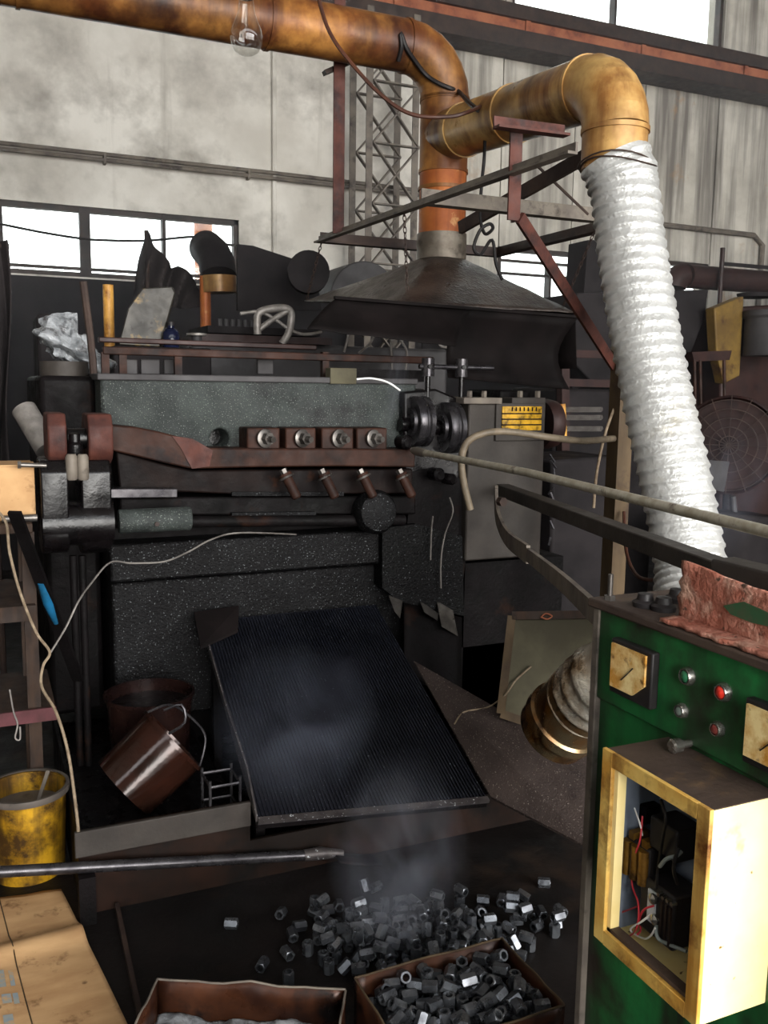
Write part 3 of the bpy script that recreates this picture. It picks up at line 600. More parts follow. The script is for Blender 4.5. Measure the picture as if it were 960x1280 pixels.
# shaft with two collars on top of the rolls
s0, s1 = PY(524, 458, 3.42), PY(616, 466, 3.42); s1.z = s0.z
MB().cyl(s0, s1, 0.010, 12).build('spray_bar', mt['steel_dark'], mc)
for x in (535, 577):
    p = V((XY(x, 460, 3.42), 3.42, s0.z)); MB().cyl(p + V((0, 0, -0.04)), p + V((0, 0, 0.035)), 0.027, 18).build('bar_collar', mt['steel_dark'], mc)
    MB().cyl(p + V((0, 0, -0.15)), p + V((0, 0, -0.03)), 0.011, 10).build('bar_post', mt['oil'], mc)
    MB().cyl(p + V((-0.005, -0.032, 0)), p + V((-0.005, -0.02, 0)), 0.010, 10).build('grub_screw', mt['oil'], mc)
MB().span((XY(440, 480, 3.6), 3.6, ztop), (XY(530, 480, 3.6), 3.75, ztop + 0.05)).build('valve_block', mt['oil_rough'], mc)
vb = MB(); pbox(vb, 413, 460, 446, 480, 3.44, 0.06); vb.build('junction_box', mt['board'], mc, bev=0.003)
MB().tube(P3([(446, 474, 3.6), (465, 473, 3.6), (485, 478, 3.6), (500, 488, 3.62)]), 0.004, 6, sm=5).build('junction_cable', mt['white_wire'], mc)
# rail over the machine top
ra, rbb = PY(128, 438, 3.6), PY(540, 447, 3.6); rbb.z = ra.z - 0.005
MB().bar(ra, rbb, 0.04, 0.03).build('top_rail', mt['arm'], mc, bev=0.004)
MB().bar(ra + V((0, 0.12, 0.045)), rbb + V((-0.5, 0.12, 0.045)), 0.04, 0.02).build('top_rail', mt['maroon'], mc, bev=0.004)
for x in (131, 153, 222, 406):
    p = PY(x, 440, 3.6); MB().span((p.x - 0.014, 3.585, ztop), (p.x + 0.014, 3.615, p.z)).build('rail_post', mt['arm'], mc)
for x0, x1 in ((150, 172), (176, 200), (205, 221), (322, 342)):
    b = MB(); pbox(b, x0, 449, x1, 468, 3.66, 0.02); b.build('rag_panel', mt['bg_grey'], mc, bev=0.004)

# gearbox on the right with the amber sight glass
gb = thing('gearbox', 'grey-brown gearbox casing with an amber sight glass beside the feed rolls', 'gearbox', (XY(630, 600, GY), GY + .25, 0))
b = MB(); pbox(b, 584, 504, 679, 698, GY, 0.55); b.build('casing', mt['gearbox'], gb, bev=0.008)
b = MB(); pbox(b, 580, 497, 628, 505, GY - .02, 0.5); b.build('cover_plate', mt['iron_grey'], gb, bev=0.003)
b = MB(); pbox(b, 625, 488, 664, 504, GY + .1, 0.3); b.build('breather_block', mt['oil_rough'], gb, bev=0.01)
b = MB(); pbox(b, 640, 497, 682, 506, GY, 0.4); b.build('cover_plate', mt['gearbox'], gb, bev=0.003)
for x in (587, 605, 650, 672): MB().hexa(PY(x, 493, GY + .05), (0, 0, 1), 0.013, 0.03).build('cover_bolt', mt['iron_grey'], gb)
sg = MB(); pbox(sg, 620, 504, 681, 551, GY - 0.012, 0.014); sp_ = sg.build('sight_plate', mt['gearbox'], gb, bev=0.003)
sg = MB(); pbox(sg, 628, 508, 677, 538, GY - 0.018, 0.012); sp2 = sg.build('sight_glass', mt['sight'], gb)
for y in (517, 524, 531):
    sg = MB(); pbox(sg, 628, y - 0.8, 677, y + 0.8, GY - 0.021, 0.006); sg.build('level_mark', mt['oil_rough'], sp2)
for i in range(7):
    sg = MB(); pbox(sg, 640 + i * 5, 509, 641.3 + i * 5, 514, GY - 0.021, 0.006); sg.build('level_mark', mt['oil_rough'], sp2)
b = MB(); pbox(b, 579, 700, 700, 900, GY + .06, 0.6); b.build('pedestal', mt['oil_rough'], gb)
MB().span((XY(579, 800, GY), GY + 0.06, 0), (XY(690, 800, GY), GY + 0.6, 0.4)).build('foot', mt['oil_rough'], gb)
MB().lathe([(0, 0), (0.11, 0), (0.12, 0.03), (0.11, 0.07), (0.06, 0.1), (0, 0.1)], PY(676, 530, GY + .3), (1, 0.0, 0), 28).build('end_bell', mt['maroon'], gb)
for k in range(9):
    a = random.uniform(560, 690); MB().tube([PY(684 + random.uniform(0, 14), a, GY + .03), PY(684 + random.uniform(0, 14), a + 10, GY + .02)], 0.005, 5).build('oil_drip', mt['steel_dark'], gb)
# bent bright scrap plates under the rolls
for i, (pts, lb) in enumerate((([(486, 745), (503, 752), (500, 773), (493, 764)], 'small bright bent scrap of sheet hanging beside the chute top'),
                       ([(525, 752), (548, 768), (547, 776), (530, 765)], 'long narrow shiny scrap strip under the die block'),
                       ([(546, 752), (566, 764), (572, 795), (552, 783)], 'folded oily scrap sheet at the corner of the die block'))):
    MB().prism([PY(x, y, 3.371 - 0.03 * k) for k, (x, y) in enumerate(pts)], (0.004, 0.006, 0.002)).build('scrap_plate', mt['steel'], label=lb, cat='scrap metal', group='bent scrap plates under the rolls')
b = MB(); b.sheet(lambda u, v: PY(505 + 72 * u, 754 + 96 * v + 18 * u, 3.368 - 0.18 * v), 8, 8); b.build('oil_apron', mt['oil_rough'], solid=0.006, label='dark brown oiled apron sheet below the die block', cat='sheet')

# ================================================================== OIL PAN, CHUTE, PLATE
PYF = 2.60; pz = PY(97, 1040, PYF).z; zlo = 0.13
pan = thing('oil_pan', 'long black steel oil pan under the machine front', 'pan', (1.0, 3.0, 0))
px0 = PY(97, 1040, PYF).x; px1 = XY(579, 800, GY + .06) - .02; pxm = PY(322, 1027, 2.54).x - .0075
tb = PD(155, 985, 2.86); tax = (PD(217, 925, 2.92) - tb).normalized()      # tray floor raised to the tipped bucket's lowest point to hold it up
_s = math.sqrt(1 - tax.z ** 2); ztray = min(tb.z - .115 * _s, tb.z + tax.z * .21 - .133 * _s) + .001
MB().span((px0, PYF, 0.0), (pxm, PYF + 0.012, pz)).build('front_wall', mt['pan_brown'], pan)
MB().span((pxm, PYF, 0.0), (px1, PYF + 0.012, zlo)).build('front_wall', mt['pan_brown'], pan)
MB().span((px0, PYF + .012, 0.0), (px0 + 0.012, MY + .15, pz)).build('side_wall', mt['oil_rough'], pan)
MB().span((pxm - .012, PYF + .012, 0.0), (pxm, MY + .15, ztray)).build('side_wall', mt['oil_rough'], pan)
MB().span((px1 - .012, PYF + .012, 0.0), (px1, MY - .05, zlo)).build('side_wall', mt['oil_rough'], pan)
MB().span((px0 + .012, PYF + .012, ztray - .02), (pxm - .012, MY + .24, ztray)).build('tray_floor', mt['oil'], pan)
MB().span((pxm, PYF + .012, 0.02), (px1 - .012, MY + .24, 0.05)).build('pan_floor', mt['oil'], pan)
MB().span((px0 - 0.01, PYF - 0.014, pz - 0.075), (pxm, PYF, pz + 0.004)).build('front_rim', mt['gearbox'], pan, bev=0.003)
YR = PYF - .036; zsh = PY(110, 1086, YR).z                                    # the shovel handle rests on the corner post
MB().span((px0 - 0.006, PYF - 0.06, 0), (px0 + 0.04, PYF - 0.0145, zsh - .0155)).build('corner_post', mt['oil_rough'], pan)
ct = [PY(252, 776, 3.42), PY(470, 747, 3.42)]; cbm = [PY(322, 1027, 2.54), PY(610, 1000, 2.54)]
ct[1].z = ct[0].z; zb_ = (cbm[0].z + cbm[1].z) / 2
ch = thing('discharge_chute', 'wide black sloping steel chute with fine ribs in front of the machine', 'chute', (1.1, 3.0, 0.2))
def chp(u, v): return (ct[0].lerp(ct[1], u)).lerp(cbm[0].lerp(cbm[1], u), v)
MB().prism([chp(0, 0), chp(1, 0), chp(1, 1), chp(0, 1)], (0, 0, -0.012)).build('chute_plate', mt['chute'], ch)
nr = MB(); NR = 64
cn = (chp(1, 0) - chp(0, 0)).cross(chp(0, 1) - chp(0, 0)).normalized(); cn = cn if cn.z > 0 else -cn
for i in range(NR):
    u = (i + 0.5) / NR; nr.bar(chp(u, 0.01) + cn * .002, chp(u, 0.985) + cn * .002, 0.005, 0.005, cn)
nr.build('fine_ribs', mt['chute'], ch, kind='stuff')
sw = MB(); up = V((0, 0, 0.045))
sw.prism([chp(0, 0), chp(0, .9), chp(0, 1), chp(0, 1) + up * .5, chp(0, .86) + up * 1.6, chp(0, .5) + up * .6, chp(0, 0) + up * .5], (-0.006, 0, 0)); sw.build('side_flange', mt['chute_edge'], ch)
MB().bar(chp(0, 1) + cn * .003, chp(1, 1) + cn * .003, 0.02, 0.012, cn).build('front_lip', mt['chute_edge'], ch)
MB().prism([chp(0, 1), chp(1, 1), chp(1, 1) + V((0, .01, -.03)), chp(0, 1) + V((0, .01, -.03))], (0, 0.006, 0)).build('lip_drop', mt['oil_rough'], ch)
for u in (0.05, 0.95): MB().bar(chp(u, .84) + V((0, 0, -.01)), V((chp(u, .84).x, chp(u, .84).y, 0.05)), 0.03, 0.03).build('chute_leg', mt['oil_rough'], ch)
for u in (0.05, 0.95): MB().bar(chp(u, .1) + V((0, 0, -.01)), V((chp(u, .1).x, chp(u, .1).y, 0.05)), 0.03, 0.03).build('chute_leg', mt['oil_rough'], ch)
MB().prism([chp(-.04, -.02) + V((0, -.02, .02)), chp(.2, -.02) + V((0, -.02, .03)), chp(.16, .12) + V((0, 0, .02)), chp(-.05, .2) + V((0, 0, .02))], (0, 0.0, 0.01)).build('chute_gusset', mt['black_sheet'], ch)
# chip-dusted side plate beside the chute
e1 = chp(1, .36) + V((.012, 0, .02)); e2 = chp(1, 1) + V((.012, 0, .01)); e3 = PZ(745, 1064, .17)
pr = [e1, PZ(628, 889, .37), PZ(790, 968, .24), PZ(800, 1092, .16), e3, e2]
pl = thing('side_plate', 'brown chip-dusted steel plate sloping beside the chute', 'plate', (e2.x, e2.y, 0))
MB().prism(pr, (0, 0, -0.008)).build('plate_sheet', mt['plate'], pl)
for p in (pr[1] + V((0, -.03, 0)), pr[2] + V((0, -.05, 0))): MB().bar(p + V((0, 0, -.03)), V((p.x, p.y, 0.05 if p.x < px1 and p.y > PYF else 0.0)), 0.04, 0.04).build('plate_leg', mt['oil_rough'], pl)
# framed board standing behind the plate
bd = thing('framed_board', 'grey board in a thin wooden frame leaning behind the oily hose end', 'board', PD(680, 893, 3.0))
q3_, q2_ = PZ(626, 892, .378), PZ(755, 935, .285)
def dep(p): return -(CROT.transposed() @ (p - CAM)).z
q = [PD(640, 770, dep(q3_) + .07), PD(768, 768, dep(q2_) + .07), q2_, q3_]
bn = (q[1] - q[0]).cross(q[3] - q[0]).normalized()
MB().prism(q, bn * 0.012).build('panel', mt['board'], bd)
for a, b in ((0, 1), (1, 2), (2, 3), (3, 0)): MB().bar(q[a], q[b], 0.03, 0.024, bn).build('frame_rail', mt['wood'] if a < 2 else mt['wood_pale'], bd)
MB().tube([PD(x, y, dep(q3_) + .03) for x, y in ((676, 772), (682, 767), (690, 770), (684, 774), (676, 771))], 0.003, 6, sm=4).build('wire_loop', mt['orange'], bd)
PB = kids(pl) + kids(bd)
MB().tube([seen(PB, x, y, .004) or PD(x, y, 2.8) for x, y in ((568, 905), (580, 890), (610, 884), (632, 868), (645, 850), (664, 833))], 0.003, 6, sm=5).build('loose_wire', mt['cord'], label='thin pale wire lying from the plate up to the framed board', cat='wire')

# ================================================================== BUCKETS ON THE LEFT
def bucket(name, label, base, axis, r0, r1, h, mat, mat_in, handle=True, fill=None, sidey=V((1, 0, 0))):
    ax = V(axis).normalized(); r = thing(name, label, 'bucket', base)
    t_ = 0.004
    MB().lathe([(0, 0), (r0, 0), (r0 + (r1 - r0) * .5, h * .5), (r1, h), (r1 + .008, h), (r1 + .008, h - .012), (r1 + .002, h - .012), (r1 - t_, h - .004), (r0 - t_, .008), (0, .008)], base, ax, 44).build('pail', mat, r)
    if fill: MB().lathe([(0, h * fill), (r0 + (r1 - r0) * fill - t_, h * fill)], base, ax, 36).build('sludge', mat_in, r)
    if handle:
        e = (sidey - ax * sidey.dot(ax)).normalized(); o = V(base) + ax * (h * 0.98); f = ax.cross(e).normalized()
        MB().tube([o + e * (r1 + .004) , o + e * (r1 * .55) + f * .5 * r1 * 0 + ax * (r1 * .62), o - e * (r1 * .1) + ax * (r1 * .7), o - e * (r1 * .75) + ax * (r1 * .55), o - e * (r1 + .004)], 0.004, 7, sm=6).build('handle', mt['steel_dark'], r)
    return r
yb = PZ(37, 1086, 0.0); ytop_ = PY(37, 984, yb.y); ytop_.x = yb.x
bk = bucket('paint_bucket', 'yellow paint-stained bucket of grey sludge standing by the cardboard', V((ytop_.x, ytop_.y, 0.0)), (0, 0, 1), 0.108, 0.120, ytop_.z, mt['paint'], mt['bucket_in'], False, 0.78)
MB().lathe([(0.119, 0), (0.130, 0), (0.132, 0.01), (0.130, 0.02), (0.119, 0.02)], V((ytop_.x, ytop_.y, ytop_.z - 0.012)), (0, 0, 1), 44).build('rim', mt['bucket_in'], bk)
MB().bar(V((yb.x + .02, yb.y - .02, ytop_.z - .08)), V((yb.x + .07, yb.y + .06, ytop_.z + .02)), 0.012, 0.004).build('stir_stick', mt['iron_grey'], bk)
# tilted brown bucket: axis from its base (lower left) to its mouth (right)
bucket('tipped_bucket', 'shiny brown oiled bucket tipped on its side in the pan', tb, tax, 0.115, 0.125, 0.21, mt['bucket_brown'], mt['bucket_in'])
h0 = PD(203, 889, 2.85)
MB().tube([PD(x, y, 2.82) for x, y in ((205, 888), (227, 881), (231, 903), (211, 917))], 0.0045, 7, sm=3).build('bail_handle', mt['steel_dark'], bpy.data.objects['tipped_bucket'])
ub = PD(188, 925, 3.2); ub.z = ztray
bucket('oil_bucket', 'dark brown bucket standing upright behind the tipped one', V((ub.x, ub.y, ztray)), (0, 0, 1), 0.13, 0.148, PD(188, 862, 3.2).z - ztray, mt['bucket_dark'], mt['oil'], False, 0.85)
sbk = thing('wire_basket', 'small black wire frame basket lying between the bucket and chute', 'basket', PD(255, 1000, 2.85))
b0 = V((pxm - .073, PYF + .073, ztray))
for k in range(2): MB().tube([b0 + V((x * .047, y * .055, .04 + .09 * k)) for x, y in ((-1, -1), (1, -1), (1, 1), (-1, 1), (-1, -1))], 0.005, 6).build('hoop', mt['steel_dark'], sbk)
for x, y in ((-1, -1), (1, -1), (1, 1), (-1, 1)): MB().cyl(b0 + V((x * .047, y * .055, 0)), b0 + V((x * .047, y * .055, .15)), 0.005, 6).build('upright', mt['steel_dark'], sbk)

# ================================================================== CONTROL CABINET (right foreground)
XC = PD(746, 760, 1.56).x
K = PX(746, 756, XC); YC = K.y; ZC = K.z                # far top corner of the front face
def C(px, py): return PX(px, py, XC)
cb_ = thing('control_cabinet', 'green oil-stained steel control cabinet with a row of buttons', 'cabinet', (XC, YC, 0))
Y0 = 0.70; XB = XC + 0.42
MB().span((XC + 0.008, Y0, 0.06), (XB, YC, ZC)).build('body', mt['green'], cb_, bev=0.006)
MB().span((XC + 0.03, Y0 + .03, 0), (XB - .03, YC - .03, 0.06)).build('base', mt['oil_rough'], cb_)
zp = C(746, 872).z
MB().span((XC, Y0, zp), (XC + 0.012, YC, ZC - 0.005)).build('control_panel', mt['green'], cb_, bev=0.003)
MB().span((XC - 0.004, YC - 0.012, 0.06), (XC + 0.02, YC + 0.004, ZC)).build('corner_strip', mt['iron_grey'], cb_, bev=0.002)
MB().span((XC - 0.012, Y0, ZC - 0.004), (XB + 0.02, YC + 0.012, ZC + 0.012)).build('lid', mt['lid'], cb_, bev=0.004)
ZT = ZC + 0.012
def face_poly(name, pts, t, mat, parent, off=0.0): return MB().prism([C(x, y) + V((-off, 0, 0)) for x, y in pts], (-t, 0, 0)).build(name, mat, parent, bev=0.0015)
def meter(x0, y0, w, h):
    """square panel meter whose upper far corner is seen at (x0, y0); w, h in metres"""
    p = C(x0, y0)
    r = MB().span((XC - 0.016, p.y - w, p.z - h), (XC, p.y, p.z)).build('panel_meter', mt['black_plastic'], cb_, bev=0.003)
    g = 0.012
    poly = [V((XC - 0.016, p.y - g * .5, p.z - g * .6)), V((XC - 0.016, p.y - w + g, p.z - g * .6)), V((XC - 0.016, p.y - w + g, p.z - h + .035)), V((XC - 0.016, p.y - w + .04, p.z - h + g)), V((XC - 0.016, p.y - g * .5, p.z - h + g))]
    gl = MB().prism(poly, (-0.004, 0, 0)).build('meter_window', mt['meter'], r)
    MB().bar(V((XC - 0.021, p.y - w * .35, p.z - h + .03)), V((XC - 0.021, p.y - w * .62, p.z - .035)), 0.0015, 0.0015).build('needle', mt['black_plastic'], gl)
p_a, p_b = C(774, 795), C(826, 816); p_c = C(771, 862)
meter(774, 795, p_a.y - p_b.y, p_a.z - p_c.z)
meter(943, 869, p_a.y - p_b.y, p_a.z - p_c.z)
for x, y, mm, r in ((861, 845, 'green_lamp', .0115), (906, 865, 'red_lamp', .0115), (854, 888, 'clear_lamp', .0095), (899, 911, 'maroon_lamp', .0095)):
    c = C(x, y); bz = MB().lathe([(r * .86, 0), (r * 1.25, 0), (r * 1.25, .004), (r * 1.0, .010), (r * .86, .010), (r * .86, 0)], c, (-1, 0, 0), 24).build('button_bezel', mt['chrome'], cb_)
    MB().lathe([(0, .0), (r * .86, 0), (r * .86, .007), (r * .6, .010), (0, .011)], c, (-1, 0, 0), 20).build('button', mt[mm], bz)
# fittings on the lid
def onlid(x, y): return PZ(x, y, ZT)
for x, y in ((806, 758), (829, 763), (846, 752)):
    c = onlid(x, y); MB().lathe([(0, 0), (.02, 0), (.021, .008), (.014, .012), (.012, .022), (0, .024)], c, (0, 0, 1), 18).build('rubber_pad', mt['black_plastic'], cb_)
c = onlid(762, 750); MB().cyl(c, c + V((0, 0, .045)), .0045, 10).build('stud', mt['steel'], cb_); MB().hexa(c + V((0, 0, .004)), (0, 0, 1), .01, .008).build('stud_nut', mt['steel'], cb_)
# rusty angle iron lying on the lid
ra_ = onlid(842, 776); 
an = thing('rusty_angle_iron', 'flaking orange-rust angle iron with a trace of green paint lying on the cabinet', 'angle iron', (ra_.x + .02, ra_.y - .2, ZT))
xa = ra_.x + 0.012; hz = PX(848, 700, xa).z - ZT
def ragged(u, v):
    y = ra_.y - 0.5 * u; jag = 0.003 * noise.noise(V((u * 14, 0, 5))) + 0.0015 * noise.noise(V((u * 60, 2, 5))) - 0.05 * u
    return V((xa, y, ZT + 0.002 + (hz + jag) * v)) + V((0.004 * noise.noise(V((u * 20, v * 4, 1))), (0.01 * noise.noise(V((v * 9, 7, 1)))) if u < .01 else 0, 0))
MB().sheet(ragged, 60, 8).build('upright_leg', mt['rust_bright'], an, solid=0.007)
def flange(u, v):
    y = ra_.y - 0.5 * u; return V((xa - 0.04 * v - 0.012 * v * noise.noise(V((u * 18, 3, 0))) , y, ZT + 0.005 + .002 * noise.noise(V((u * 22, v * 5, 0)))))
MB().sheet(flange, 50, 6).build('flat_leg', mt['rust_bright'], an, solid=0.006)
gp = PX(935, 762, xa); MB().prism([PX(x, y, xa - .005) for x, y in ((905, 757), (930, 752), (975, 772), (975, 786), (940, 778), (915, 768))], (-0.002, 0, 0)).build('paint_remnant', M('chipped_dark_green_paint', '2f5236', '4a4a38', 30, (0.6, 0.8)), an)
# second dull channel behind it
cz = onlid(915, 700); MB().bar(V((xa + .10, ra_.y + .02, ZT + .045)), V((xa + .10, Y0, ZT + .045)), .05, .09).build('steel_channel', mt['gearbox'], bev=.004, label='dull grey steel channel lying on the cabinet behind the rusty angle', cat='channel')

# yellow open junction box on the front of the cabinet
XQ = XC - 0.115
TL, TR, BL, BR = PX(758, 937, XQ), PX(897, 1017, XQ), PX(742, 1167, XQ), PX(864, 1278, XQ)
yA, yB = (TL.y + BL.y) / 2, (TR.y + BR.y) / 2; zA, zBt = (TL.z + TR.z) / 2, (BL.z + BR.z) / 2
jb = thing('junction_box', 'cream-yellow open steel box of wiring fixed to the green cabinet', 'electrical box', (XC, (yA + yB) / 2, zBt))
t = .004; fw = .022
MB().span((XQ, yB, zA - t), (XC + .0085, yA, zA)).build('top_wall', mt['lid'], jb, bev=.002)
MB().span((XQ, yB, zBt), (XC + .0085, yA, zBt + t)).build('bottom_wall', mt['yellow'], jb, bev=.002)
MB().span((XQ, yA - t, zBt + t), (XC + .0085, yA, zA - t)).build('far_wall', mt['grey_panel'], jb)
MB().span((XQ, yB - .0005, zBt), (XC + .0085, yB + t, zA - .0005)).build('near_wall', mt['yellow'], jb, bev=.002)
MB().span((XC - .006, yB + t, zBt + t), (XC + .009, yA - t, min(zA - t, zp - .0005))).build('back_plate', mt['grey_panel'], jb)
MB().span((XQ - .003, yB + fw, zA - fw), (XQ + .004, yA - fw, zA + .001)).build('front_rim', mt['yellow_rust'], jb, bev=.001)
MB().span((XQ - .003, yB + fw, zBt - .001), (XQ + .004, yA - fw, zBt + fw)).build('front_rim', mt['yellow_rust'], jb, bev=.001)
MB().span((XQ - .003, yA - fw, zBt), (XQ + .004, yA + .001, zA + .001)).build('front_rim', mt['yellow_rust'], jb, bev=.001)
MB().span((XQ - .003, yB - .001, zBt), (XQ + .004, yB + fw, zA + .001)).build('front_rim', mt['yellow_rust'], jb, bev=.001)
MB().span((XQ + .004, yA - fw - .008, zBt + fw), (XQ + .02, yA - fw + .002, zA - fw)).build('inner_lip', mt['yellow'], jb)
MB().span((XQ + .004, yB + fw, zBt + fw), (XQ + .02, yA - fw, zBt + fw + .006)).build('inner_lip', mt['lid'], jb)
kb = C(862, 935); kb.z = max(kb.z, zA + .0112); MB().lathe([(0, 0), (.006, 0), (.006, .02), (.011, .02), (.011, .034), (.008, .037), (0, .037)], kb, (-1, 0, 0), 16).build('knob', mt['chrome'], cb_)
# wiring inside
XE = XC - .045
def E(px, py, x=None): return PX(px, py, x if x else XE)
tc_ = E(812, 1072); tr_ = MB().box(tc_, (.05, .055, .06)).build('transformer', mt['black_plastic'], jb, bev=.004)
for i in range(3): MB().cyl(tc_ + V((-.027, .018 - .018 * i, -.028)), tc_ + V((-.027, .018 - .018 * i, .026)), .0085, 12).build('coil', mt['brass'], tr_)
for i in range(2): MB().box(tc_ + V((-.01, .015 - .03 * i, .034)), (.03, .012, .012)).build('terminal', mt['brass'], tr_)
cc = E(838, 1135); ct_ = MB().box(cc, (.055, .075, .085)).build('contactor', mt['black_plastic'], jb, bev=.004)
MB().box(cc + V((-.029, .008, .005)), (.003, .016, .05)).build('rating_label', mt['label_white'], ct_)
for i in range(4): MB().cyl(cc + V((-.027, -.012 - .009 * i, .036)), cc + V((-.036, -.012 - .009 * i, .036)), .0032, 8).build('terminal_screw', mt['chrome'], ct_)
for i in range(3): MB().box(cc + V((-.029, -.014 - .009 * i, -.005)), (.004, .003, .06)).build('rib', mt['iron'], ct_)
for x, y in ((818, 1123), (820, 1149)): MB().lathe([(0, 0), (.008, 0), (.008, .005), (.004, .007), (0, .008)], E(x, y, XE - .03), (-1, 0, 0), 14).build('terminal_screw', mt['chrome'], ct_)
MB().box(E(845, 1045, XC - .04), (.05, .06, .05)).build('breaker', mt['black_plastic'], jb, bev=.004)
MB().box(E(803, 1010, XC - .03), (.03, .05, .03)).build('relay', mt['oil_rough'], jb, bev=.003)
def wire(name, pts, r, m, x=None): MB().tube([E(a, b, (x or XE) - .03 - .008 * math.sin(i * 1.7)) for i, (a, b) in enumerate(pts)], r, 7, sm=6).build(name, mt[m], jb)
wire('wire', [(803, 1020), (800, 1050), (792, 1075), (790, 1105), (798, 1130), (797, 1155), (790, 1168), (775, 1172), (766, 1160), (766, 1143), (778, 1140), (797, 1133)], .0014, 'red_wire')
wire('wire', [(818, 1132), (805, 1137), (799, 1150), (801, 1162), (797, 1168)], .0016, 'red_wire')
wire('wire', [(815, 1142), (802, 1152), (788, 1162), (804, 1173), (813, 1170), (819, 1160)], .0016, 'white_wire')
wire('wire', [(820, 1155), (822, 1172), (835, 1180), (858, 1189)], .0028, 'grey_wire')
wire('wire', [(825, 1083), (833, 1074), (845, 1070), (852, 1064)], .003, 'grey_wire')
wire('wire', [(793, 1010), (800, 1030), (803, 1044)], .0012, 'white_wire')
wire('wire', [(826, 1000), (832, 1022), (828, 1050), (822, 1090), (820, 1112)], .0025, 'black_wire')
wire('wire', [(848, 1060), (842, 1085), (847, 1105)], .0028, 'black_wire')

# feed beam, flat bracket and the stock rod between machine and cabinet
Z1 = PY(640, 615, 3.3).z
fb = thing('feed_beam', 'dark flat-topped steel beam running from the gearbox to the cabinet', 'beam', PY(625, 612, 3.36))
b0 = PY(628, 612, 3.36); b1 = PZ(910, 716, b0.z)
MB().bar(b0, b1, .06, .05).build('beam_tube', mt['gearbox'], fb, bev=.004)
MB().box(b0 + V((0, .01, 0)), (.11, .012, .11)).build('end_flange', mt['iron'], fb)
br = thing('support_bracket', 'bent flat steel arm bolted to the gearbox and reaching the cabinet corner', 'bracket', C(748, 756))
pts = smooth_pts([PD(620, 612, 3.6), PD(622, 645, 3.5), PD(634, 672, 3.2), PD(660, 693, 2.7), PD(700, 725, 2.1), V((XC + .012, YC + .006, ZC - .024))], 6)
s_ = MB()
for p, q_ in zip(pts, pts[1:]): s_.bar(p, q_ + (q_ - p) * .04, .012, .055 if p.y > 2.3 else .04)
s_.build('flat_arm', mt['iron_grey'], br)
MB().hexa(PD(627, 627, 3.46), (0, -1, 0), .018, .03).build('bolt', mt['iron'], br)
r0 = PD(516, 563, 3.62); r1 = PZ(965, 666, r0.z - .01); r2 = r1 + (r1 - r0) * .35
MB().tube([r0, r0.lerp(r1, .5) + V((0, 0, .012)), r1, r2], .0125, 12).build('stock_rod', mt['rod'], label='long grey steel stock rod fed into the rolls from the right', cat='rod')
MB().lathe([(.0126, 0), (.014, 0), (.0165, .02), (.0165, .12), (.014, .14), (.0126, .14), (.0126, 0)], r0 + (r1 - r0).normalized() * .01, r1 - r0, 14).build('rod_guide', mt['iron_grey'], label='short grey guide sleeve round the rod tip at the feed rolls', cat='guide')
MB().tube(P3([(588, 637, 3.3), (580, 605, 3.28), (577, 575, 3.26), (585, 552, 3.25), (608, 541, 3.25), (640, 540, 3.28), (690, 547, 3.3), (730, 551, 3.4), (768, 548, 3.655)]), .013, 10, sm=8).build('coolant_hose', mt['hose'], label='tan coolant hose arching over the stock rod', cat='hose')
# wooden pole behind the silver hose, with cables
MB().bar(V((PD(772, 600, 3.7).x, PD(772, 600, 3.7).y, 0)), V((PD(772, 600, 3.7).x, PD(772, 600, 3.7).y, PD(770, 430, 3.7).z)), .07, .07).build('wooden_post', mt['wood_pale'], label='weathered wooden post standing behind the silver hose', cat='post')
MB().tube(P3([(770, 505, 3.655), (757, 540, 3.645), (746, 590, 3.64), (742, 635, 3.64)]), .006, 7, sm=6).build('hanging_cable', mt['cord'], label='pale cable hanging left of the wooden post', cat='cable')
MB().tube(P3([(780, 640, 3.66), (783, 690, 3.55), (795, 718, 3.35), (815, 725, 3.15), (832, 716, 2.98)]), .007, 7, sm=6).build('looped_cable', mt['brown_wire'], label='brown cable looping from the post to the hose foot', cat='cable')

# ================================================================== NUTS AND TIN BOXES
NR_, NL = .0158, .038
def nut_mesh():
    m = MB(); vs = []; o6 = [(math.cos(math.pi / 3 * k + math.pi / 6), math.sin(math.pi / 3 * k + math.pi / 6)) for k in range(6)]
    def hexring(r, z): return [V((c * r, s * r, z)) for c, s in o6]
    def circ(r, z): return [V((math.cos(math.pi / 6 * k + math.pi / 6) * r, math.sin(math.pi / 6 * k + math.pi / 6) * r, z)) for k in range(12)]
    h = NL / 2; R = NR_; ri = R * .56
    vs = hexring(R, -h + .002) + hexring(R, h - .002) + circ(R * .84, -h) + circ(R * .84, h) + circ(ri, -h) + circ(ri, h)
    fs = [(k, (k + 1) % 6, 6 + (k + 1) % 6, 6 + k) for k in range(6)]
    for (hx, cr, fl) in ((0, 12, 0), (6, 24, 1)):
        for k in range(6):
            a, b_ = hx + k, hx + (k + 1) % 6; c0, c1, c2 = cr + 2 * k, cr + (2 * k + 1) % 12, cr + (2 * k + 2) % 12
            fs += [(a, c0, c1), (a, c1, b_), (b_, c1, c2)]
    for k in range(12):
        k2 = (k + 1) % 12
        fs += [(12 + k, 12 + k2, 36 + k2, 36 + k), (24 + k, 48 + k, 48 + k2, 24 + k2), (36 + k, 36 + k2, 48 + k2, 48 + k)]
    m.add(vs, fs); return m
proto = nut_mesh().build('coupling_nut', mt['nut'], sharp=25); proto.location = (0, 0, 0)
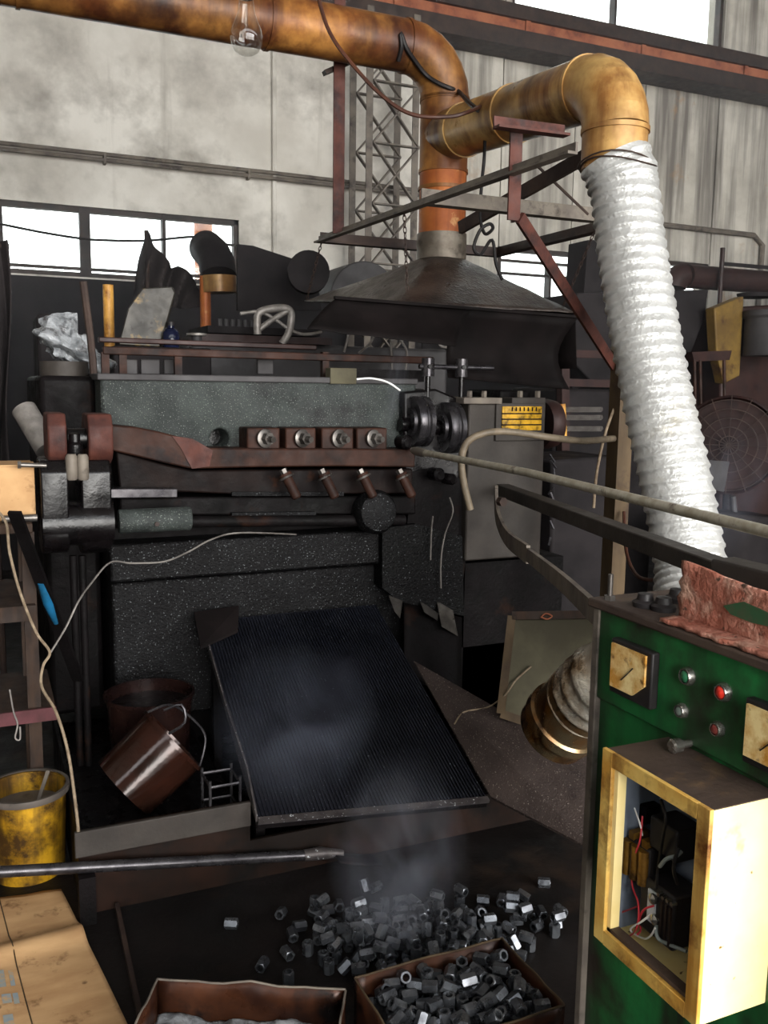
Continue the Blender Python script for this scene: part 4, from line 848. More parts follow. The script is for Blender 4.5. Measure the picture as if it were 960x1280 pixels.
# mesh centred: origin was put at its base, so move the vertices back
for v_ in proto.data.vertices: v_.co.z -= NL / 2
SPH = {}; CELL = .05
def near(x, y):
    i, j = int(math.floor(x / CELL)), int(math.floor(y / CELL))
    for a in (-1, 0, 1):
        for b in (-1, 0, 1): yield from SPH.get((i + a, j + b), ())
def drop(x, y, ground, R):
    ax = R @ V((0, 0, 1)); rr = NR_ * .93
    pts = [ax * (NL / 2 - rr) * s for s in (-1.05, 0, 1.05)]; z = ground - min((R @ v_.co).z for v_ in proto.data.vertices)
    for p in pts:
        z = max(z, ground + rr - p.z)
        for c in near(x + p.x, y + p.y):
            d2 = (c.x - x - p.x) ** 2 + (c.y - y - p.y) ** 2; m2 = (2 * rr * .95) ** 2
            if d2 < m2: z = max(z, c.z - p.z + math.sqrt(m2 - d2))
    return z, pts
used = [False]
def put(x, y, z, R, label, group, pts):
    o = proto if not used[0] else proto.copy()
    if used[0]: COL.objects.link(o)
    used[0] = True; o.location = (x, y, z); o.rotation_euler = R.to_euler(); tag(o, label, 'nut', group)
    for p in pts:
        q = V((x, y, z)) + p; SPH.setdefault((int(math.floor(q.x / CELL)), int(math.floor(q.y / CELL))), []).append(q)
rn = random.Random(11)
def rand_rot():
    t = rn.random(); yaw = Matrix.Rotation(rn.uniform(0, 6.28), 3, 'Z'); roll = Matrix.Rotation(rn.uniform(0, 6.28), 3, 'Z')
    tilt = rn.uniform(1.25, 1.75) if t < .62 else (rn.uniform(.5, 1.1) if t < .85 else 0.0)
    return yaw @ Matrix.Rotation(tilt, 3, 'Y') @ roll
def pose(R):
    c = abs((R @ V((0, 0, 1))).z); return 'standing on end' if c > .95 else ('tilted on edge' if c > .4 else 'lying on its side')
def yaw_flat(): return Matrix.Rotation(rn.uniform(0, 6.28), 3, 'Z') @ Matrix.Rotation(math.pi / 2, 3, 'Y') @ Matrix.Rotation(0, 3, 'Z')
# tin box, open, with oiled brown inside
zr_ = 0.17
k0, k1 = PZ(440, 1217, zr_), PZ(632, 1178, zr_); k2 = PZ(708, 1290, zr_)
bw = k1.x - k0.x; bl_ = 0.27; YB = (k0.y + k1.y) / 2
def tin(name, label, cs, h, mo, rag=.004):
    c_ = sum(cs, V((0, 0, 0))) / 4; r = thing(name, label, 'box', (c_.x, c_.y, 0))
    def wall(p, q):
        def fn(u, v):
            w = p.lerp(q, u); w.z = .003 + (h + rag * noise.noise(V((u * 5, p.x * 3, p.y * 3)))) * v; return w
        MB().sheet(fn, 14, 3).build('side_wall', mo, r, solid=.003)
        MB().tube([V((w.x, w.y, h + .001 + rag * noise.noise(V((u * 5, p.x * 3, p.y * 3))))) for u, w in [(i / 14, p.lerp(q, i / 14)) for i in range(15)]], .0028, 6).build('rolled_rim', mt['wood_pale'] if name == 'nut_box' else mt['iron_grey'], r)
    for a, b in zip(cs, cs[1:] + cs[:1]): wall(a, b)
    MB().prism([V((c.x, c.y, 0)) for c in cs], (0, 0, .003)).build('bottom', mo, r); return r
def rect(x0, x1, y0, y1): return [V((x0, y0, 0)), V((x1, y0, 0)), V((x1, y1, 0)), V((x0, y1, 0))]
tin('nut_box', 'brown oiled tin box filled with loose coupling nuts', rect(k0.x, k1.x, YB - bl_, YB), zr_, mt['tray_in'])
MB().span((k0.x + .004, YB - bl_ + .004, .003), (k1.x - .004, YB - .004, .08)).build('nut_level_filler', mt['oil_rough'], bpy.data.objects['nut_box'])  # filler block added under the nuts to raise their level in the box
t0, t1 = PZ(197, 1224, .15), PZ(432, 1237, .15); t0.z = t1.z = 0
tn = V((t1.y - t0.y, t0.x - t1.x, 0)).normalized(); tn = tn if tn.y < 0 else -tn
t2, t3 = t1 + tn * .22, t0 + tn * .30
tin('scrap_tin', 'blackened tin box with a wavy rim holding crumpled plastic film', [t0, t1, t2, t3], .15, mt['tray_in'], .012)
cf = MB().sheet(lambda u, v: (t0.lerp(t1, .004 + .992 * u)).lerp(t3.lerp(t2, .004 + .992 * u), .006 + .988 * v) + V((0, 0, .06 + .018 * noise.noise(V((u * 5, v * 5, 0))) + .006 * noise.noise(V((u * 17, v * 17, 3))))), 50, 40).build('plastic_wrap', mt['film'], solid=.001, label='crumpled pale plastic wrap lying inside the blackened tin', cat='plastic wrap')
# nuts inside the box
for i in range(135):
    for _ in range(40):
        x = rn.uniform(k0.x + .028, k1.x - .028); y = rn.uniform(YB - bl_ + .03, YB - .028); R = rand_rot(); z, pts = drop(x, y, .082, R)
        if z < .152 + .02 * rn.random(): break
    else: continue
    put(x, y, z, R, 'oily steel coupling nut %s inside the brown tin box' % pose(R), 'nuts in the tin box', pts)
# heap on the floor spilling from the chute
hc = PZ(528, 1196, 0)
def clear(x, y): return not (k0.x - .03 < x < k1.x + .03 and y < YB + .03) and not (x < t1.x + .05 and y < t0.y + (x - t0.x) / (t1.x - t0.x) * (t1.y - t0.y) + .05)
cnt = 0
for i in range(900):
    if cnt >= 165: break
    t = rn.random()
    if t < .86:
        px, py = rn.gauss(505, 68), rn.gauss(1184, 20)
    else: px, py = rn.gauss(560, 100), rn.gauss(1160, 25)
    p = PZ(px, py, .02)
    if not clear(p.x, p.y) or p.y > 2.5: continue
    R = rand_rot(); z, pts = drop(p.x, p.y, 0.0, R)
    if z > .08: continue
    put(p.x, p.y, z, R, 'oily steel coupling nut %s in the heap on the floor' % pose(R), 'nuts heaped on the floor', pts); cnt += 1
for px, py in ((680, 1102), (668, 1141), (677, 1146), (697, 1158), (700, 1148), (604, 1124), (576, 1123), (577, 1138), (536, 1130), (627, 1124), (359, 1190), (328, 1204), (409, 1178), (402, 1172), (289, 1153), (546, 1146), (401, 1188), (640, 1150), (655, 1160), (420, 1155), (448, 1158)):
    p = PZ(px, py, .018); 
    if not clear(p.x, p.y): continue
    R = yaw_flat(); z, pts = drop(p.x, p.y, 0, R); put(p.x, p.y, z, R, 'stray oily coupling nut lying apart from the heap', 'stray nuts on the floor', pts)

# ================================================================== LEFT FOREGROUND
# cardboard: flattened carton with fold ridges
cq = [PZ(-60, 1122, .03), PZ(76, 1103, .03), PZ(170, 1292, .03), PZ(-60, 1330, .03)]
def cardf(u, v):
    p = cq[0].lerp(cq[1], u).lerp(cq[3].lerp(cq[2], u), v); p.z = .0065 + .022 * math.exp(-((v - .45 + .1 * u) / .05) ** 2) + .004 * noise.noise(V((u * 4, v * 4, 2))) + .016 * v * (1 - v); return p
cdb = thing('cardboard_sheet', 'flattened tan cardboard carton with oil spots and faded blue print on the floor', 'cardboard', (cq[1] + cq[0]) / 2)
MB().sheet(cardf, 30, 40).build('carton_panel', mt['card'], cdb, solid=.005)
cre = MB().tube([cardf(.42 + .05 * t / 10, t / 10) + V((0, 0, .003)) for t in range(11)], .0018, 5).build('crease', mt['wood_pale'], cdb)
for i, (u, v, w, h) in enumerate(((.30, .52, .05, .10), (.38, .53, .03, .09), (.31, .66, .06, .05), (.38, .66, .035, .06), (.30, .77, .06, .08))):
    MB().sheet(lambda a, b: cardf(u + w * a, v + h * b) + V((0, 0, .0045)), 3, 3).build('printed_mark', mt['print'], cdb)
# long-handled shovel
sh = thing('shovel', 'long dark steel-handled scraper shovel lying across the pan front', 'shovel', PD(400, 1066, 2.45))
g0, g1 = PY(-60, 1093, YR), PY(385, 1069, YR)
MB().tube([g0, g1], .0165, 14).build('handle', mt['steel_dark'], sh)
gd = (g1 - g0).normalized(); g2 = g1 - gd * .015; g3 = g1 + gd * .12; g3.z = max(g3.z, .016)
MB().tube([g2, g2.lerp(g3, .4) + V((0, 0, .004)), g3], lambda i, n, a: (.018, .021, .012)[i], 12).build('socket', mt['chute_edge'], sh)
def blade(u, v):
    return V((g3.x - .03 + .15 * u, g3.y - .05 + .075 * v, .004 + (g3.z - .004) * (1 - u) ** 1.5 + .006 * math.cos((v - .5) * 3.1)))
MB().sheet(blade, 8, 6).build('blade', mt['oil_rough'], sh, solid=.004)
# steel strip and plate edge on the floor
fa, fb_ = PZ(136, 1089, 0), PZ(175, 1275, 0); fa = fa + (fb_ - fa) * max(0, (fa.y - (PYF - .012)) / (fa.y - fb_.y))
MB().bar(fa + V((0, 0, .012)), fb_ + V((0, 0, .012)), .012, .024).build('floor_edge_strip', mt['iron'], label='thin raised steel edge strip on the floor right of the cardboard', cat='strip')
# wooden stand with shelves
sx, sy = PD(46, 800, 2.95).x, PD(46, 800, 2.95).y
ws = thing('wooden_stand', 'dark wooden stand with three shelves at the machine end', 'stand', (sx - .25, sy, 0))
z1_, z2_, z3_ = PD(20, 888, 2.95).z, PD(20, 752, 2.95).z, PD(20, 650, 2.95).z
for z, w in ((z1_, .05), (z2_, .0), (z3_, .0)): MB().span((sx - .6, sy - .02, z - .03), (sx + w, sy + .42, z)).build('shelf_board', mt['wood'], ws, bev=.003)
MB().span((sx - .6, sy - .03, z1_ - .04), (sx + .05, sy - .02, z1_ + .004)).build('edge_strip', mt['pink'], ws)
MB().span((sx - .6, sy - .03, z2_ - .05), (sx + .0, sy - .02, z2_)).build('edge_strip', mt['wood'], ws)
for x in (sx - .035, sx - .58):
    for y in (sy, sy + .36): MB().span((x, y, 0), (x + .04, y + .04, z3_ - .03)).build('stand_leg', mt['wood'], ws)
cbx = thing('carton', 'small tan carton standing on the top shelf of the wooden stand', 'box', (sx - .2, 3.25, z3_))
yc_ = 3.135; zc1 = PY(20, 583, yc_).z; xc_ = PY(47, 610, yc_).x - .008
MB().span((xc_ - .42, yc_, z3_), (xc_, yc_ + .24, zc1)).build('carton_body', mt['card'], cbx, bev=.003)
MB().span((xc_ - .43, yc_ - .004, zc1), (xc_ + .003, yc_ + .12, zc1 + .005)).build('carton_flap', mt['card'], cbx)
MB().cyl(V((PD(2, 644, 2.9).x, sy + .03, z3_ + .012)), V((PD(47, 644, 2.9).x, sy + .03, z3_ + .012)), .012, 12).build('steel_pin', mt['steel'], label='short steel pin lying on the shelf edge under the tan carton', cat='pin')
# lever with blue tape, cords
lv = thing('lever_bar', 'dark iron lever bar with a blue taped grip leaning by the wooden stand', 'lever', PD(84, 850, 2.85))
l0, l1 = PY(18, 640, sy - .17), PD(98, 850, 3.185)
MB().bar(l0, l1, .04, .012).build('bar', mt['oil_rough'], lv)
MB().tube([l0.lerp(l1, .38), l0.lerp(l1, .5), l0.lerp(l1, .62)], lambda i, n, a: (.012, .019, .011)[i], 12).build('blue_grip', mt['blue'], lv)
MB().tube(P3([(-5, 636, 2.8), (8, 655, 2.8), (12, 690, 2.8), (25, 740, 2.8), (45, 790, 2.8), (62, 815, 2.8), (54, 832, 2.78), (52, 858, 2.75), (70, 890, 2.7), (85, 940, 2.66), (95, 1010, 2.62), (98, 1040, 2.6)]), .0045, 7, sm=6).build('pale_cord', mt['cord'], label='dirty pale cord hanging from the carton down past the stand', cat='cord')
MB().tube(P3([(63, 816, 2.803), (82, 785, 2.87), (98, 752, 2.9), (115, 728, 3.0), (138, 703, 3.1), (165, 704, 3.2), (205, 702, 3.25), (235, 690, 3.25), (265, 674, 3.25), (300, 666, 3.25)]) + [PY(370, 668, 3.407)], .0032, 6, sm=6).build('steel_wire', mt['bg_wire'], label='thin pale wire running from the hinge across the machine bed', cat='wire')
for x, lb in ((97, 'thin upright dark conduit below the machine hinge'), (108, 'thin upright grey conduit beside the machine bed corner')):
    p = PD(x, 860, 3.2); MB().cyl(V((p.x, p.y, ztray)), V((p.x, p.y, PD(x, 690, 3.2).z)), .013, 10).build('upright_conduit', mt['oil_rough'], label=lb, cat='pipe')
gc = thing('wire_hook', 'small wire hook hanging below the lower shelf edge', 'hook', PD(22, 925, 2.85))
MB().tube([PY(x, y, sy - .032) for x, y in ((12, 862), (17, 890), (22, 905), (19, 922), (25, 924), (25, 908))], .003, 6, sm=4).build('hook_wire', mt['bg_wire'], gc)
# grey roll leaning left of the hinge
MB().cyl(PD(30, 512, 3.38), PD(60, 562, 3.325), .045, 24).build('grey_roll', mt['bg_wire'], label='grey rolled tube leaning against the machine hinge', cat='tube')
# sooty hanging cloth at the far left
def clothf(u, v):
    p = PD(-60 + (75 + 12 * v - 10 * u) * u, 300 + 290 * v, 3.9); p.y += .05 * math.sin(u * 16) ; p.x += .02 * math.sin(v * 5 + u * 7); return p
hcx = thing('hanging_cloth', 'sooty black cloth hanging in folds at the edge of the window', 'cloth', PD(-20, 590, 3.9))
MB().sheet(clothf, 30, 20).build('drape', mt['cloth'], hcx, solid=.004)
hk = PD(-20, 302, 3.9); MB().cyl(hk + V((-.3, .02, -.01)), hk + V((.1, .02, -.01)), .012, 8).build('hanging_rod', mt['iron'], hcx)
for x in (-.28, .0): MB().cyl(V((hk.x + x, hk.y + .03, 0)), hk + V((x, .03, 0)), .014, 8).build('rod_post', mt['iron'], hcx)

# ================================================================== BACKGROUND, LEFT
def g(pts, Y): return [PY(x, y, Y) for x, y in pts]
bm_ = thing('background_machine', 'long grey machine bed standing behind the forming machine', 'machine', (2.3, 5.6, 0))
zt_ = PY(330, 408, 5.3).z
MB().span((PY(230, 440, 5.3).x, 5.3, 0), (PY(560, 440, 5.3).x, 5.8, zt_ - .1)).build('bed', mt['bg_grey'], bm_, bev=.02)
MB().span((PY(252, 425, 5.2).x, 5.2, zt_ - .1), (PY(415, 425, 5.2).x, 5.8, zt_ - .06)).build('slide', mt['maroon'], bm_)
MB().span((PY(260, 425, 5.25).x, 5.25, zt_ - .05), (PY(400, 425, 5.25).x, 5.78, zt_ - .01)).build('slide', mt['bg_dark'], bm_)
for i in range(8): MB().cyl(V((PY(275 + i * 8, 408, 5.4).x, 5.4, zt_ - .02)), V((PY(275 + i * 8, 408, 5.4).x, 5.4, zt_ + .04)), .014, 8).build('spindle', mt['bg_grey'], bm_)
MB().prism(g([(297, 305), (316, 307), (365, 323), (396, 345), (402, 388), (297, 388)], 5.5), (0, .03, 0)).build('sheet_guard', mt['bg_dark'], bm_)
MB().lathe([(0, 0), (.05, 0), (.11, .03), (.12, .1), (.12, .22), (0, .22)], PY(384, 345, 5.25), (-.3, -1, 0), 28).build('motor', mt['bg_dark'], bm_)
MB().lathe([(0, -.03), (.07, -.03), (.085, -.02), (.085, 0), (0, 0)], PY(376, 340, 5.2), (-.6, -1, 0), 24).build('motor_cover', mt['bg_grey'], bm_)
dm = MB(); dm.prism([PY(455 + 42 * math.cos(a), 372 - 46 * math.sin(a), 6.6) for a in [math.pi * k / 14 for k in range(15)]], (0, .5, 0)); dm.build('domed_cover', mt['bg_grey'], bm_, bev=.01)
for pts, r in (([(322, 418), (322, 395), (330, 388), (350, 385), (362, 388), (364, 400), (360, 418), (352, 430)], .022), ([(300, 392), (325, 390), (345, 400), (362, 412), (380, 418), (402, 415)], .010), ([(324, 412), (340, 400), (360, 388)], .016)):
    MB().tube(g(pts, 5.0), r, 10, sm=6).build('hydraulic_hose', mt['bg_wire'], bm_)
for pts in ([(430, 440), (434, 425), (436, 412)], [(448, 442), (462, 430), (470, 415)], [(490, 470), (489, 440), (488, 420)], [(495, 420), (508, 438), (506, 470)], [(545, 422), (552, 433), (568, 434)]):
    MB().tube(g(pts, 5.15), .008, 7, sm=5).build('hydraulic_hose', mt['bg_wire'], bm_)
yp = PY(136, 395, 5.1); MB().cyl(V((yp.x, 5.1, 0)), V((yp.x, 5.1, PY(136, 356, 5.1).z)), .028, 14).build('yellow_post', mt['post_yellow'], label='yellow-stained round post standing behind the rail', cat='post')
MB().prism(g([(178, 360), (215, 358), (219, 366), (200, 434), (148, 431), (160, 385)], 4.85), (.01, .03, .0)).build('leaning_sheet', mt['mirror_plate'], label='grimy rectangular metal sheet leaning behind the rail', cat='sheet', bev=.006)
tp = thing('torn_tarp', 'torn black tarpaulin peaked up in front of the window', 'tarpaulin', PY(210, 366, 6.2))
def tarpf(u, v):
    tops = [(168, 362), (176, 320), (182, 290), (190, 300), (200, 312), (207, 326), (215, 334), (224, 332), (234, 342), (247, 352), (252, 366)]
    f = u * (len(tops) - 1); k = min(int(f), len(tops) - 2); t = f - k; x = tops[k][0] * (1 - t) + tops[k + 1][0] * t; y = tops[k][1] * (1 - t) + tops[k + 1][1] * t
    p = PY(x, y * (1 - v) + 385 * v, 6.2); p.y += .07 * math.sin(u * 22 + v * 4); return p
MB().sheet(tarpf, 40, 10).build('tarp_cloth', mt['cloth'], tp, solid=.005)
tpp = PY(183, 292, 6.25); MB().cyl(V((tpp.x, 6.25, 0)), V((tpp.x, 6.25, tpp.z + .02)), .015, 8).build('tarp_pole', mt['iron'], tp)
bd_ = thing('background_duct', 'small dark elbow duct with a tan collar before the left window', 'duct', PY(257, 410, 6.0))
e_ = PY(257, 400, 6.0); MB().cyl(V((e_.x, 6.0, 0)), V((e_.x, 6.0, PY(257, 345, 6.0).z)), .036, 14).build('pipe', mt['duct_orange'], bd_)
ez = PY(270, 338, 6.0)
MB().tube([PY(274, 366, 6.0), PY(273, 345, 6.0)], .115, 26).build('collar', mt['duct_pale'], bd_)
MB().tube([PY(273, 346, 6.0), PY(271, 328, 6.05), PY(266, 318, 6.15), PY(258, 310, 6.35)], .118, 26).build('elbow', mt['bg_dark'], bd_)
op = PY(254, 290, 9.2); MB().cyl(V((op.x, 9.2, -.05)), V((op.x, 9.2, 6)), .09, 18).build('outside_pipe', mt['duct_orange'], label='orange rusted pipe standing outside the left window', cat='pipe')
pw = MB().tube([W(-70, 268) + V((0, -.01, 0))] + g([(-10, 278), (50, 290), (100, 298), (125, 300), (180, 301), (240, 296), (262, 298), (280, 305)], 7.6) + [W(304, 308) + V((0, -.01, 0))], .011, 6, sm=5); pw.build('window_cable', mt['black_wire'], label='thin black cable strung across the left window', cat='cable')
bb_ = MB(); bb_.prism([V((q.x, 4.9, q.z if k < 2 else 0)) for k, q in enumerate(g([(45, 392), (92, 390), (98, 440), (45, 445)], 4.9))], (0, .35, 0)); bb_.build('switch_box', mt['bg_dark'], label='dark box with rounded top behind the plastic bag', cat='box', bev=.02)
MB().tube(g([(104, 352), (109, 390), (114, 430)], 3.6) + [V((PY(117, 460, 3.6).x, 3.6, ztop + .011))], .014, 8, sm=4).build('leaning_stick', mt['iron'], label='dark bent stick standing beside the plastic bag', cat='stick')
pbc = PY(90, 436, 3.82); zcol = ZY(100, 540, 3.7) + .27; zcas = ZY(100, 470, 3.62)
def rest(p):
    z = zcas if mx0 - .2 < p.x < mx0 else -9
    if p.x > mx0 - .02: z = ztop + .012
    if (p.x - mx0 + .10) ** 2 + (p.y - 3.75) ** 2 < .095 ** 2: z = max(z, zcol)
    p.z = max(p.z, z + .001); return p
def bagf(u, v):
    a = u * 2 * math.pi; ph = v * math.pi; r = .098 * (1 + .5 * noise.noise(V((math.cos(a) * 2.2, math.sin(a) * 2.2, v * 5))) + .18 * noise.noise(V((math.cos(a) * 6, math.sin(a) * 6, v * 14))))
    return rest(pbc + V((1.25 * r * math.sin(ph) * math.cos(a) - .05 * (v - .5), 1.0 * r * math.sin(ph) * math.sin(a), .75 * r * math.cos(ph) - .06 * math.cos(a))))
MB().sheet(bagf, 40, 26).build('plastic_bag', mt['film'], label='crumpled whitish plastic bag lying on the machine end casting', cat='plastic bag')
bo = PY(214, 434, 4.82); bo.z = PY(200, 434, 4.8).z; bt = thing('ink_bottle', 'small dark blue bottle beside the leaning sheet', 'bottle', bo)
MB().lathe([(0, 0), (.04, 0), (.043, .02), (.043, .075), (.03, .095), (.018, .1), (.018, .115), (0, .115)], bo, (0, 0, 1), 20).build('bottle_body', M('blue_black_glass', '11152a', '1c2342', 8, (.08, .15)), bt)
MB().lathe([(0, .112), (.021, .112), (.021, .132), (0, .134)], bo, (0, 0, 1), 16).build('cap', mt['black_plastic'], bt)
so = PY(246, 430, 4.9); so.z = PY(200, 434, 4.8).z; sl = thing('thread_spool', 'small pale-topped spool standing on the machine bed behind', 'spool', so)
MB().lathe([(0, 0), (.045, 0), (.045, .01), (.028, .014), (.028, .07), (.0, .07)], so, (0, 0, 1), 18).build('spool_core', mt['bg_grey'], sl); MB().lathe([(0, .07), (.055, .07), (.055, .082), (0, .082)], so, (0, 0, 1), 18).build('top_flange', mt['bg_wire'], sl)
# shelf under bottle/sheet/spool so that they stand on something
MB().span((PY(140, 440, 4.8).x, 4.755, 0), (PY(262, 440, 4.8).x, 5.05, PY(200, 434, 4.8).z)).build('tool_bench', mt['bg_dark'], label='dark narrow bench behind the rail carrying the leaning sheet', cat='bench', bev=.01)

# ================================================================== BACKGROUND, RIGHT
def bgthing(name, label, cat, px, py, Y): p = PY(px, py, Y); return thing(name, label, cat, (p.x, Y, 0))
h2 = bgthing('second_hood', 'dark trapezoid fume hood half hidden behind the silver hose', 'fume hood', 790, 400, 5.6)
MB().prism(g([(722, 366), (886, 362), (880, 400), (850, 478), (740, 478), (705, 440)], 5.6), (0, .7, 0)).build('hood_body', mt['bg_dark'], h2, bev=.01)
MB().prism(g([(735, 300), (768, 300), (772, 366), (730, 366)], 5.9), (0, .25, 0)).build('hood_neck', mt['bg_dark'], h2)
for x in (720, 850): p = PY(x, 470, 5.8); MB().span((p.x - .03, 5.8, 0), (p.x + .03, 5.86, p.z)).build('hood_leg', mt['bg_dark'], h2)
p2 = bgthing('rolling_press', 'dark maroon press with coil springs behind the gearbox', 'press', 740, 600, 5.0)
MB().span((PY(700, 500, 5.0).x, 5.05, 0), (PY(830, 500, 5.0).x, 5.6, PY(740, 486, 5.0).z)).build('press_body', mt['bg_dark'], p2, bev=.02)
for y in (442, 478): MB().bar(PY(702, y, 5.0), PY(775, y + 2, 5.0), .05, .05).build('cross_bar', mt['maroon'], p2)
for x in (704, 772): MB().bar(PY(x, 435, 5.0), PY(x, 660, 5.0), .06, .06).build('upright', mt['maroon'], p2)
for y in (512, 522, 536, 550):
    a, b = PY(705, y, 4.95), PY(752, y, 4.95); n = 26
    MB().tube([a.lerp(b, i / (n * 4)) + V((0, .016 * math.sin(i * math.pi / 2), .016 * math.cos(i * math.pi / 2))) for i in range(n * 4 + 1)], .003, 4).build('coil_spring', mt['bg_wire'], p2)
op_ = PY(701, 530, 4.9); MB().cyl(PY(703, 505, 4.9), PY(705, 545, 4.9), .02, 10).build('amber_tube', mt['post_yellow'], p2)
d2 = bgthing('brown_duct', 'brown horizontal duct with a drooping elbow end by the right windows', 'duct', 900, 345, 6.6)
d2p = PY(860, 350, 6.6); zz_ = PY(905, 349, 6.6).z
MB().tube([V((PY(858, 349, 6.6).x, 6.6, zz_)), V((12.95, 6.6, zz_))], .105, 26).build('straight_duct', mt['maroon'], d2)
MB().tube(arc(V((PY(842, 349, 6.6).x, 6.6, zz_)), (-1, 0, 0), (0, 0, -1), .11, 5), .112, 26).build('elbow', mt['maroon'], d2)
MB().bar(V((PY(900, 336, 6.5).x, 6.5, zz_ + .12)), V((12.95, 6.5, zz_ + .14)), .03, .03).build('cable_tray', mt['bg_dark'], d2)
for x in (822, 899): p = PY(x, 380, 6.45); MB().cyl(V((p.x, 6.45, 0)), V((p.x, 6.45, zz_ + (.25 if x == 899 else -.1))), .022, 8).build('support_post', mt['maroon'], d2)
p3_ = bgthing('brown_press', 'brown upright press with an olive rusty side cover at the right', 'press', 920, 500, 5.4)
MB().prism([V((q.x, q.y, q.z if k < 2 else 0)) for k, q in enumerate(g([(901, 385), (1100, 372), (1100, 720), (901, 720)], 5.5))], (0, .8, 0)).build('press_frame', mt['maroon'], p3_, bev=.02)
MB().prism(g([(893, 385), (930, 370), (925, 470), (905, 480), (896, 440)], 5.42), (0, .1, 0)).build('side_cover', mt['olive'], p3_, bev=.01)
MB().lathe([(0, 0), (.2, 0), (.2, .28), (.22, .3), (.22, .34), (0, .34)], PY(962, 445, 5.3), (0, 0, 1), 28).build('air_tank', mt['bg_grey'], p3_)
MB().lathe([(0, 0), (.14, 0), (.15, .03), (0, .03)], PY(945, 372, 5.6), (0, 0, 1), 24).build('cap_flange', mt['bg_dark'], p3_)
MB().prism(g([(865, 440), (915, 438), (912, 450), (868, 452)], 5.2), (0, .2, 0)).build('shelf_bracket', mt['maroon'], p3_)
for x in (868, 875, 905): MB().cyl(PY(x, 450, 5.2), PY(x + 2, 560, 5.2), .012, 8).build('tie_rod', mt['arm'], p3_)
MB().prism(g([(945, 575), (1010, 575), (1010, 588), (945, 588)], 5.1), (0, .2, 0)).build('red_guard', mt['rust_bright'], p3_)
fn = bgthing('fan_guard', 'large round dark wire-guarded fan standing by the brown press', 'fan', 915, 560, 4.6)
fc = PY(912, 556, 4.6); axf = V((-.75, -.65, 0)).normalized(); RF = .33
MB().lathe([(0, -.05), (RF * .96, -.05), (RF, -.03), (RF, .05), (RF * .96, .06), (RF * .9, .02), (0, .02)], fc, axf, 40).build('fan_drum', mt['maroon'], fn)
s1_ = axf.cross(V((0, 0, 1))).normalized(); s2_ = V((0, 0, 1))
for r in (.06, .12, .18, .24, .30): MB().tube([fc + axf * .075 + s1_ * r * math.cos(a) + s2_ * r * math.sin(a) for a in [k * math.pi / 18 for k in range(37)]], .0035, 5, False).build('guard_ring', mt['iron'], fn)
for k in range(16): a = k * math.pi / 8; MB().tube([fc + axf * .075, fc + axf * .075 + s1_ * RF * math.cos(a) + s2_ * RF * math.sin(a)], .003, 5).build('guard_spoke', mt['iron'], fn)
MB().cyl(V((fc.x, fc.y, 0)) - axf * .1, V((fc.x, fc.y, fc.z)) - axf * .1, .03, 12).build('stand_pole', mt['bg_dark'], fn)
MB().lathe([(0, 0), (.22, 0), (.22, .02), (.05, .05), (0, .05)], V((fc.x, fc.y, 0)) - axf * .1, (0, 0, 1), 28).build('stand_base', mt['bg_dark'], fn)
lb_ = bgthing('low_machine', 'low dark machine bed between the silver hose and the fan', 'machine', 900, 650, 4.4)
MB().prism([V((q.x, q.y, q.z if k < 2 else 0)) for k, q in enumerate(g([(690, 575), (770, 570), (770, 760), (690, 760)], 4.4))], (0, .5, 0)).build('bed', mt['bg_dark'], lb_, bev=.02)
MB().prism([V((q.x, q.y, q.z if k < 2 else 0)) for k, q in enumerate(g([(890, 640), (1000, 650), (1000, 800), (890, 800)], 4.0))], (0, .4, 0)).build('bed', mt['bg_dark'], lb_, bev=.02)
MB().prism(g([(880, 575), (912, 577), (905, 615), (883, 610)], 4.3), (0, .03, 0)).build('chip_guard', mt['bg_grey'], lb_)
MB().cyl(PY(916, 620, 4.2), PY(922, 690, 4.2), .02, 10).build('guide_pin', mt['bg_grey'], lb_)

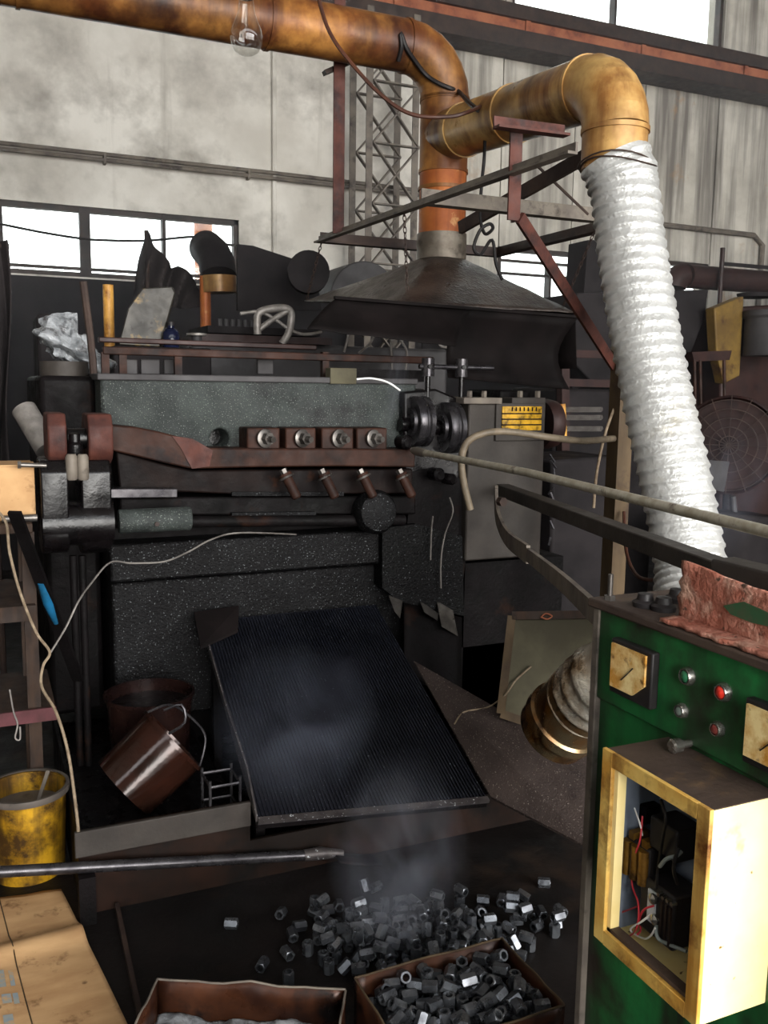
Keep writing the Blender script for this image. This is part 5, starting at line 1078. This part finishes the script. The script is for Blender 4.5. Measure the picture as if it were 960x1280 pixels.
# ================================================================== SMOKE
def smoke_mat(name, dens, col, sc):
    m = bpy.data.materials.new(name); m.use_nodes = True; nt = m.node_tree; N = nt.nodes; L = nt.links
    N.remove(N['Principled BSDF']); pv = N.new('ShaderNodeVolumePrincipled'); L.new(pv.outputs[0], N['Material Output'].inputs['Volume'])
    pv.inputs['Color'].default_value = col; pv.inputs['Anisotropy'].default_value = 0.2
    tc = N.new('ShaderNodeTexCoord'); g_ = N.new('ShaderNodeTexGradient'); g_.gradient_type = 'SPHERICAL'; L.new(tc.outputs['Object'], g_.inputs[0])
    no = N.new('ShaderNodeTexNoise'); no.inputs['Scale'].default_value = sc; no.inputs['Detail'].default_value = 3; no.inputs['Distortion'].default_value = 0.6; L.new(tc.outputs['Object'], no.inputs['Vector'])
    r = N.new('ShaderNodeMapRange'); r.inputs[1].default_value = 0.42; r.inputs[2].default_value = 0.75; L.new(no.outputs['Fac'], r.inputs[0])
    k = N.new('ShaderNodeMath'); k.operation = 'MULTIPLY'; L.new(r.outputs[0], k.inputs[0]); L.new(g_.outputs['Fac'], k.inputs[1])
    k2 = N.new('ShaderNodeMath'); k2.operation = 'MULTIPLY'; k2.inputs[1].default_value = dens; L.new(k.outputs[0], k2.inputs[0]); L.new(k2.outputs[0], pv.inputs['Density'])
    return m
smt = smoke_mat('blue_oil_smoke', 7.0, (0.75, 0.8, 0.95, 1), 1.5)
smt2 = smoke_mat('thin_blue_oil_smoke', 2.2, (0.7, 0.78, 1.0, 1), 1.2)
sme = bpy.data.meshes.new('smoke_wisp'); _b = bmesh.new(); bmesh.ops.create_icosphere(_b, subdivisions=2, radius=1.0); _b.to_mesh(sme); _b.free(); sme.materials.append(smt)
sme2 = sme.copy(); sme2.materials.clear(); sme2.materials.append(smt2)
def smoke(c, sz, rot, label, me=None):
    o = bpy.data.objects.new('smoke_wisp', me or sme); COL.objects.link(o); o.location = c; o.scale = sz; o.rotation_euler = rot
    tag(o, label, 'smoke', None, 'stuff')
smoke(PD(496, 478, 3.55), (.05, .05, .20), (0, .08, 0), 'thin blue smoke rising off the feed rolls')
smoke(PD(500, 1075, 2.35), (.2, .16, .32), (0, -.15, 0), 'blue smoke rising from the heap of nuts')
smoke(PD(370, 905, 2.72), (.26, .3, .26), (0, 0, .2), 'faint blue smoke drifting over the chute', sme2)
smoke(PD(905, 610, 3.6), (.2, .2, .34), (0, .2, 0), 'pale smoke hanging beside the silver hose', sme2)

hz = bpy.data.materials.new('thin_oil_haze'); hz.use_nodes = True; hz.node_tree.nodes.remove(hz.node_tree.nodes['Principled BSDF'])
_v = hz.node_tree.nodes.new('ShaderNodeVolumeScatter'); _v.inputs['Density'].default_value = 0.028; _v.inputs['Color'].default_value = (.92, .95, 1, 1); _v.inputs['Anisotropy'].default_value = .3
hz.node_tree.links.new(_v.outputs[0], hz.node_tree.nodes['Material Output'].inputs['Volume'])
MB().span((-6.9, 4.78, 0.02), (12.9, 7.35, 4.6)).build('oil_haze', hz, label='thin oil haze filling the air behind the forming machine', cat='haze', kind='stuff')
